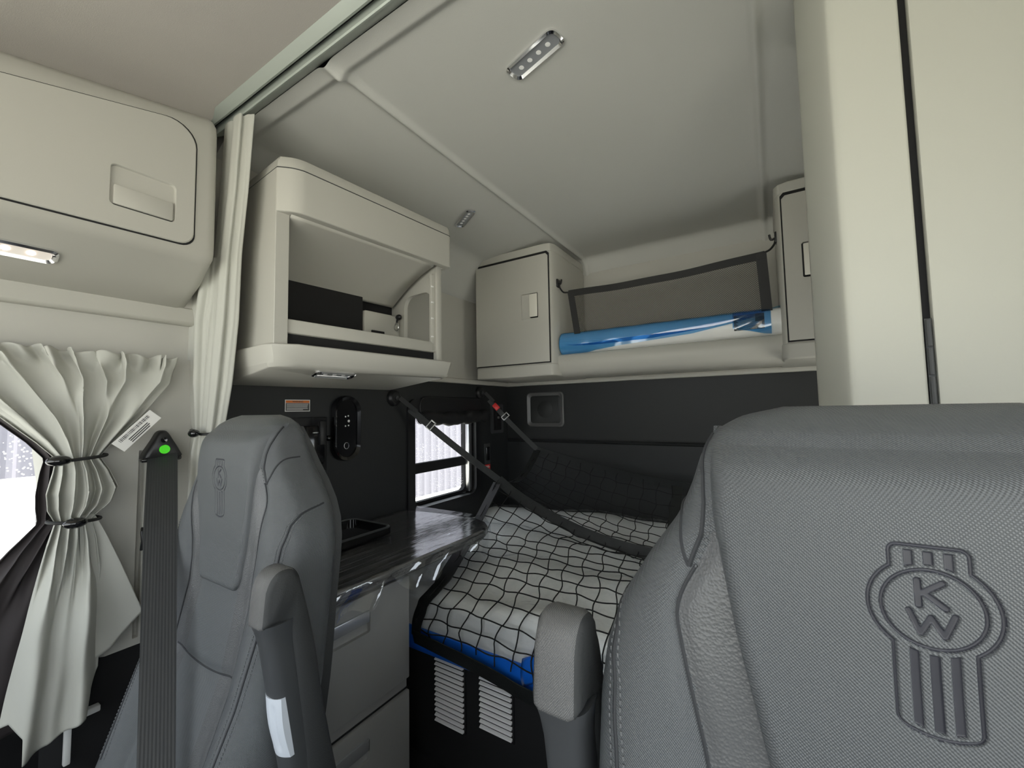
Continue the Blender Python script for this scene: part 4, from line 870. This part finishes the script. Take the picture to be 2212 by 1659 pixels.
    def armprof(e): return [(-.034+e, .008-e), (-.026+e, .026-e), (-.008, .037-e), (.014, .035-e), (.030-e, .018-e), (.038-e, -.01), (.052-e, -.065), (.066-e, -.13), (.080-e, -.22), (.098-e, -.31), (.118-e, -.42), (.09, -.45+e), (.052+e, -.43), (.040+e, -.30), (.024+e, -.17), (.010+e, -.075), (-.006+e, -.057+e), (-.036+e, -.058+e), (-.038+e, -.04)]
    def aloop(e, x): return [(x, a+dy-lean*b, b+za-.037) for a, b, *_ in [tuple(q) for q in smooth_path([(a, b, 0) for a, b in armprof(e)+[armprof(e)[0]]], 4)[:-1]]]
    xa, xb = (x0, x1)
    sgn = 1 if xb > xa else -1
    ga = G().loft([aloop(.010, xa), aloop(.003, xa+sgn*.005), aloop(0, xa+sgn*.012), aloop(0, xb-sgn*.012), aloop(.003, xb-sgn*.005), aloop(.010, xb)])
    for fi, f_ in enumerate(ga.f):
        if len(f_) == 4:
            c = np.mean([ga.v[i] for i in f_], axis=0)
            if c[2] > za-.10 and abs(c[0]-(xa+xb)/2) < .0215 and c[1]-L0.y*0-dy < .02: ga.mi[fi] = 1
    ao = obj('armrest', mv(ga), ['arm_side', 'arm_pad'], t, angle=50, label='armrest folded upright')
    def sleeve(z0, z1, r0, lip):
        rg = []
        for q in np.linspace(0, 1, 20):
            z = z0+(z1-z0)*q; e = lip*math.exp(-((q)/.05)**2); rx = .0255+e; ry = .027+e; yc_ = dy-.002+(za-.11-z)*.17-lean*(z-za)
            rg.append([((xa+xb)/2+rx*math.copysign(abs(math.cos(a))**.7, math.cos(a)), yc_+ry*math.copysign(abs(math.sin(a))**.7, math.sin(a)), z) for a in np.linspace(0, 2*PI, 28, endpoint=False)])
        return G().loft(rg)
    so = obj('sleeve', mv(sleeve(za-.090, za-.50, 0, .006)), 'sleeve', ao, angle=60)
    if side.get('lever'):
        rg = []
        for q in np.linspace(0, 1, 40):
            z = za-.222-.108*q; yc_ = dy-.031+(za-.11-z)*.17-.004*math.sin(PI*q)
            rg.append([((xa+xb)/2+w_*.0245, yc_+.010*w_*w_+d_+(.003*math.exp(-((abs(w_)-.42)/.17)**2)*float(sst(.06, .2, np.array(q))*sst(.94, .8, np.array(q))) if d_ == 0 else 0), z) for w_, d_ in [(w, 0) for w in np.linspace(-1, 1, 33)]+[(1, .03), (-1, .03)]])
        obj('lever', mv(G().loft(rg)), 'lever', ao, angle=50, label='silver white release lever')
    return t
make_seat('cab_seat', 'near grey vinyl seat with large embossed emblem, before the tall cabinet', (.087, .402, 0), dict(s=-1, z=1.077, dy=.038, u=.268), 'cab seats')
make_seat('cab_seat', 'far grey vinyl seat with silver armrest lever, beside the side window', (-1.09, .458, 0), dict(s=1, z=1.025, dy=-.03, lever=True), 'cab seats')

# ------------------------------------------------------------------ outside
M['siding'] = mat('corrugated_siding', (.26, .25, .285), .6)
M['groundm'] = mat('bright_concrete_yard', (.78, .76, .68), .9, var=(.6, .8))
M['trailer'] = mat('white_trailer_skin', (.8, .8, .8), .4)
pts = []; yv = -14.0
while yv < 26:
    pts += [(-9.0, yv), (-9.0, yv+.16), (-8.96, yv+.20), (-8.96, yv+.26)]; yv += .30
g = G().loft([[(a, b, z) for a, b in pts] for z in (-1.25, 6.5)], caps=False, closed=False)
bo = obj('building_exterior', g, 'siding', smooth=False); tag(bo, 'pale corrugated building wall seen through the windows', 'building'); bo['kind'] = 'structure'
struct('ground_exterior', G().rbox((-60, -40, -1.3), (40, 60, -1.2), 0), 'groundm', smooth=False)
t = thing('parked_trailer', 'white trailer parked outside the side window', 'trailer', (-5.6, 0, -1.2))
obj('body', G().rbox((-6.4, -6, -.55), (-5.0, 2.6, .72), .04), 'trailer', t); obj('skirt', G().rbox((-6.3, -5.8, -1.0), (-5.1, 2.4, -.55), .02), 'grey_plastic', t)
for k in range(16): obj('rib', G().rbox((-5.0, -5.7+k*.52, -.5), (-4.975, -5.62+k*.52, .68), .006), 'trailer', t)
for yv in (-4.2, 1.2): obj('wheel', G().lathe([(.0, -.12), (.22, -.12), (.25, -.10), (.25, .10), (.22, .12), (0, .12)], 24, Matrix.Translation((-5.25, yv, -.95)) @ Matrix.Rotation(PI/2, 4, 'Y')), 'soft_black', t)

# ------------------------------------------------------------------ light
w = bpy.data.worlds.new('sky'); S.world = w; w.use_nodes = True; nt = w.node_tree; bg = nt.nodes['Background']
bg.inputs[0].default_value = (.88, .95, 1.0, 1); bg.inputs[1].default_value = 2.7
sun = bpy.data.lights.new('sun', 'SUN'); sun.energy = 11; sun.angle = .01; sun.color = (1, .96, .88)
so = bpy.data.objects.new('sun', sun); COL.objects.link(so)
d = Vector((-.10, -.42, -.88)); so.rotation_euler = d.to_track_quat('-Z', 'Y').to_euler()
vs = S.view_settings; vs.view_transform = 'Standard'; vs.look = 'None'; vs.gamma = 1; vs.exposure = .3; vs.use_curve_mapping = False
S.cycles.diffuse_bounces = 6; S.cycles.max_bounces = 16; S.cycles.transparent_max_bounces = 16
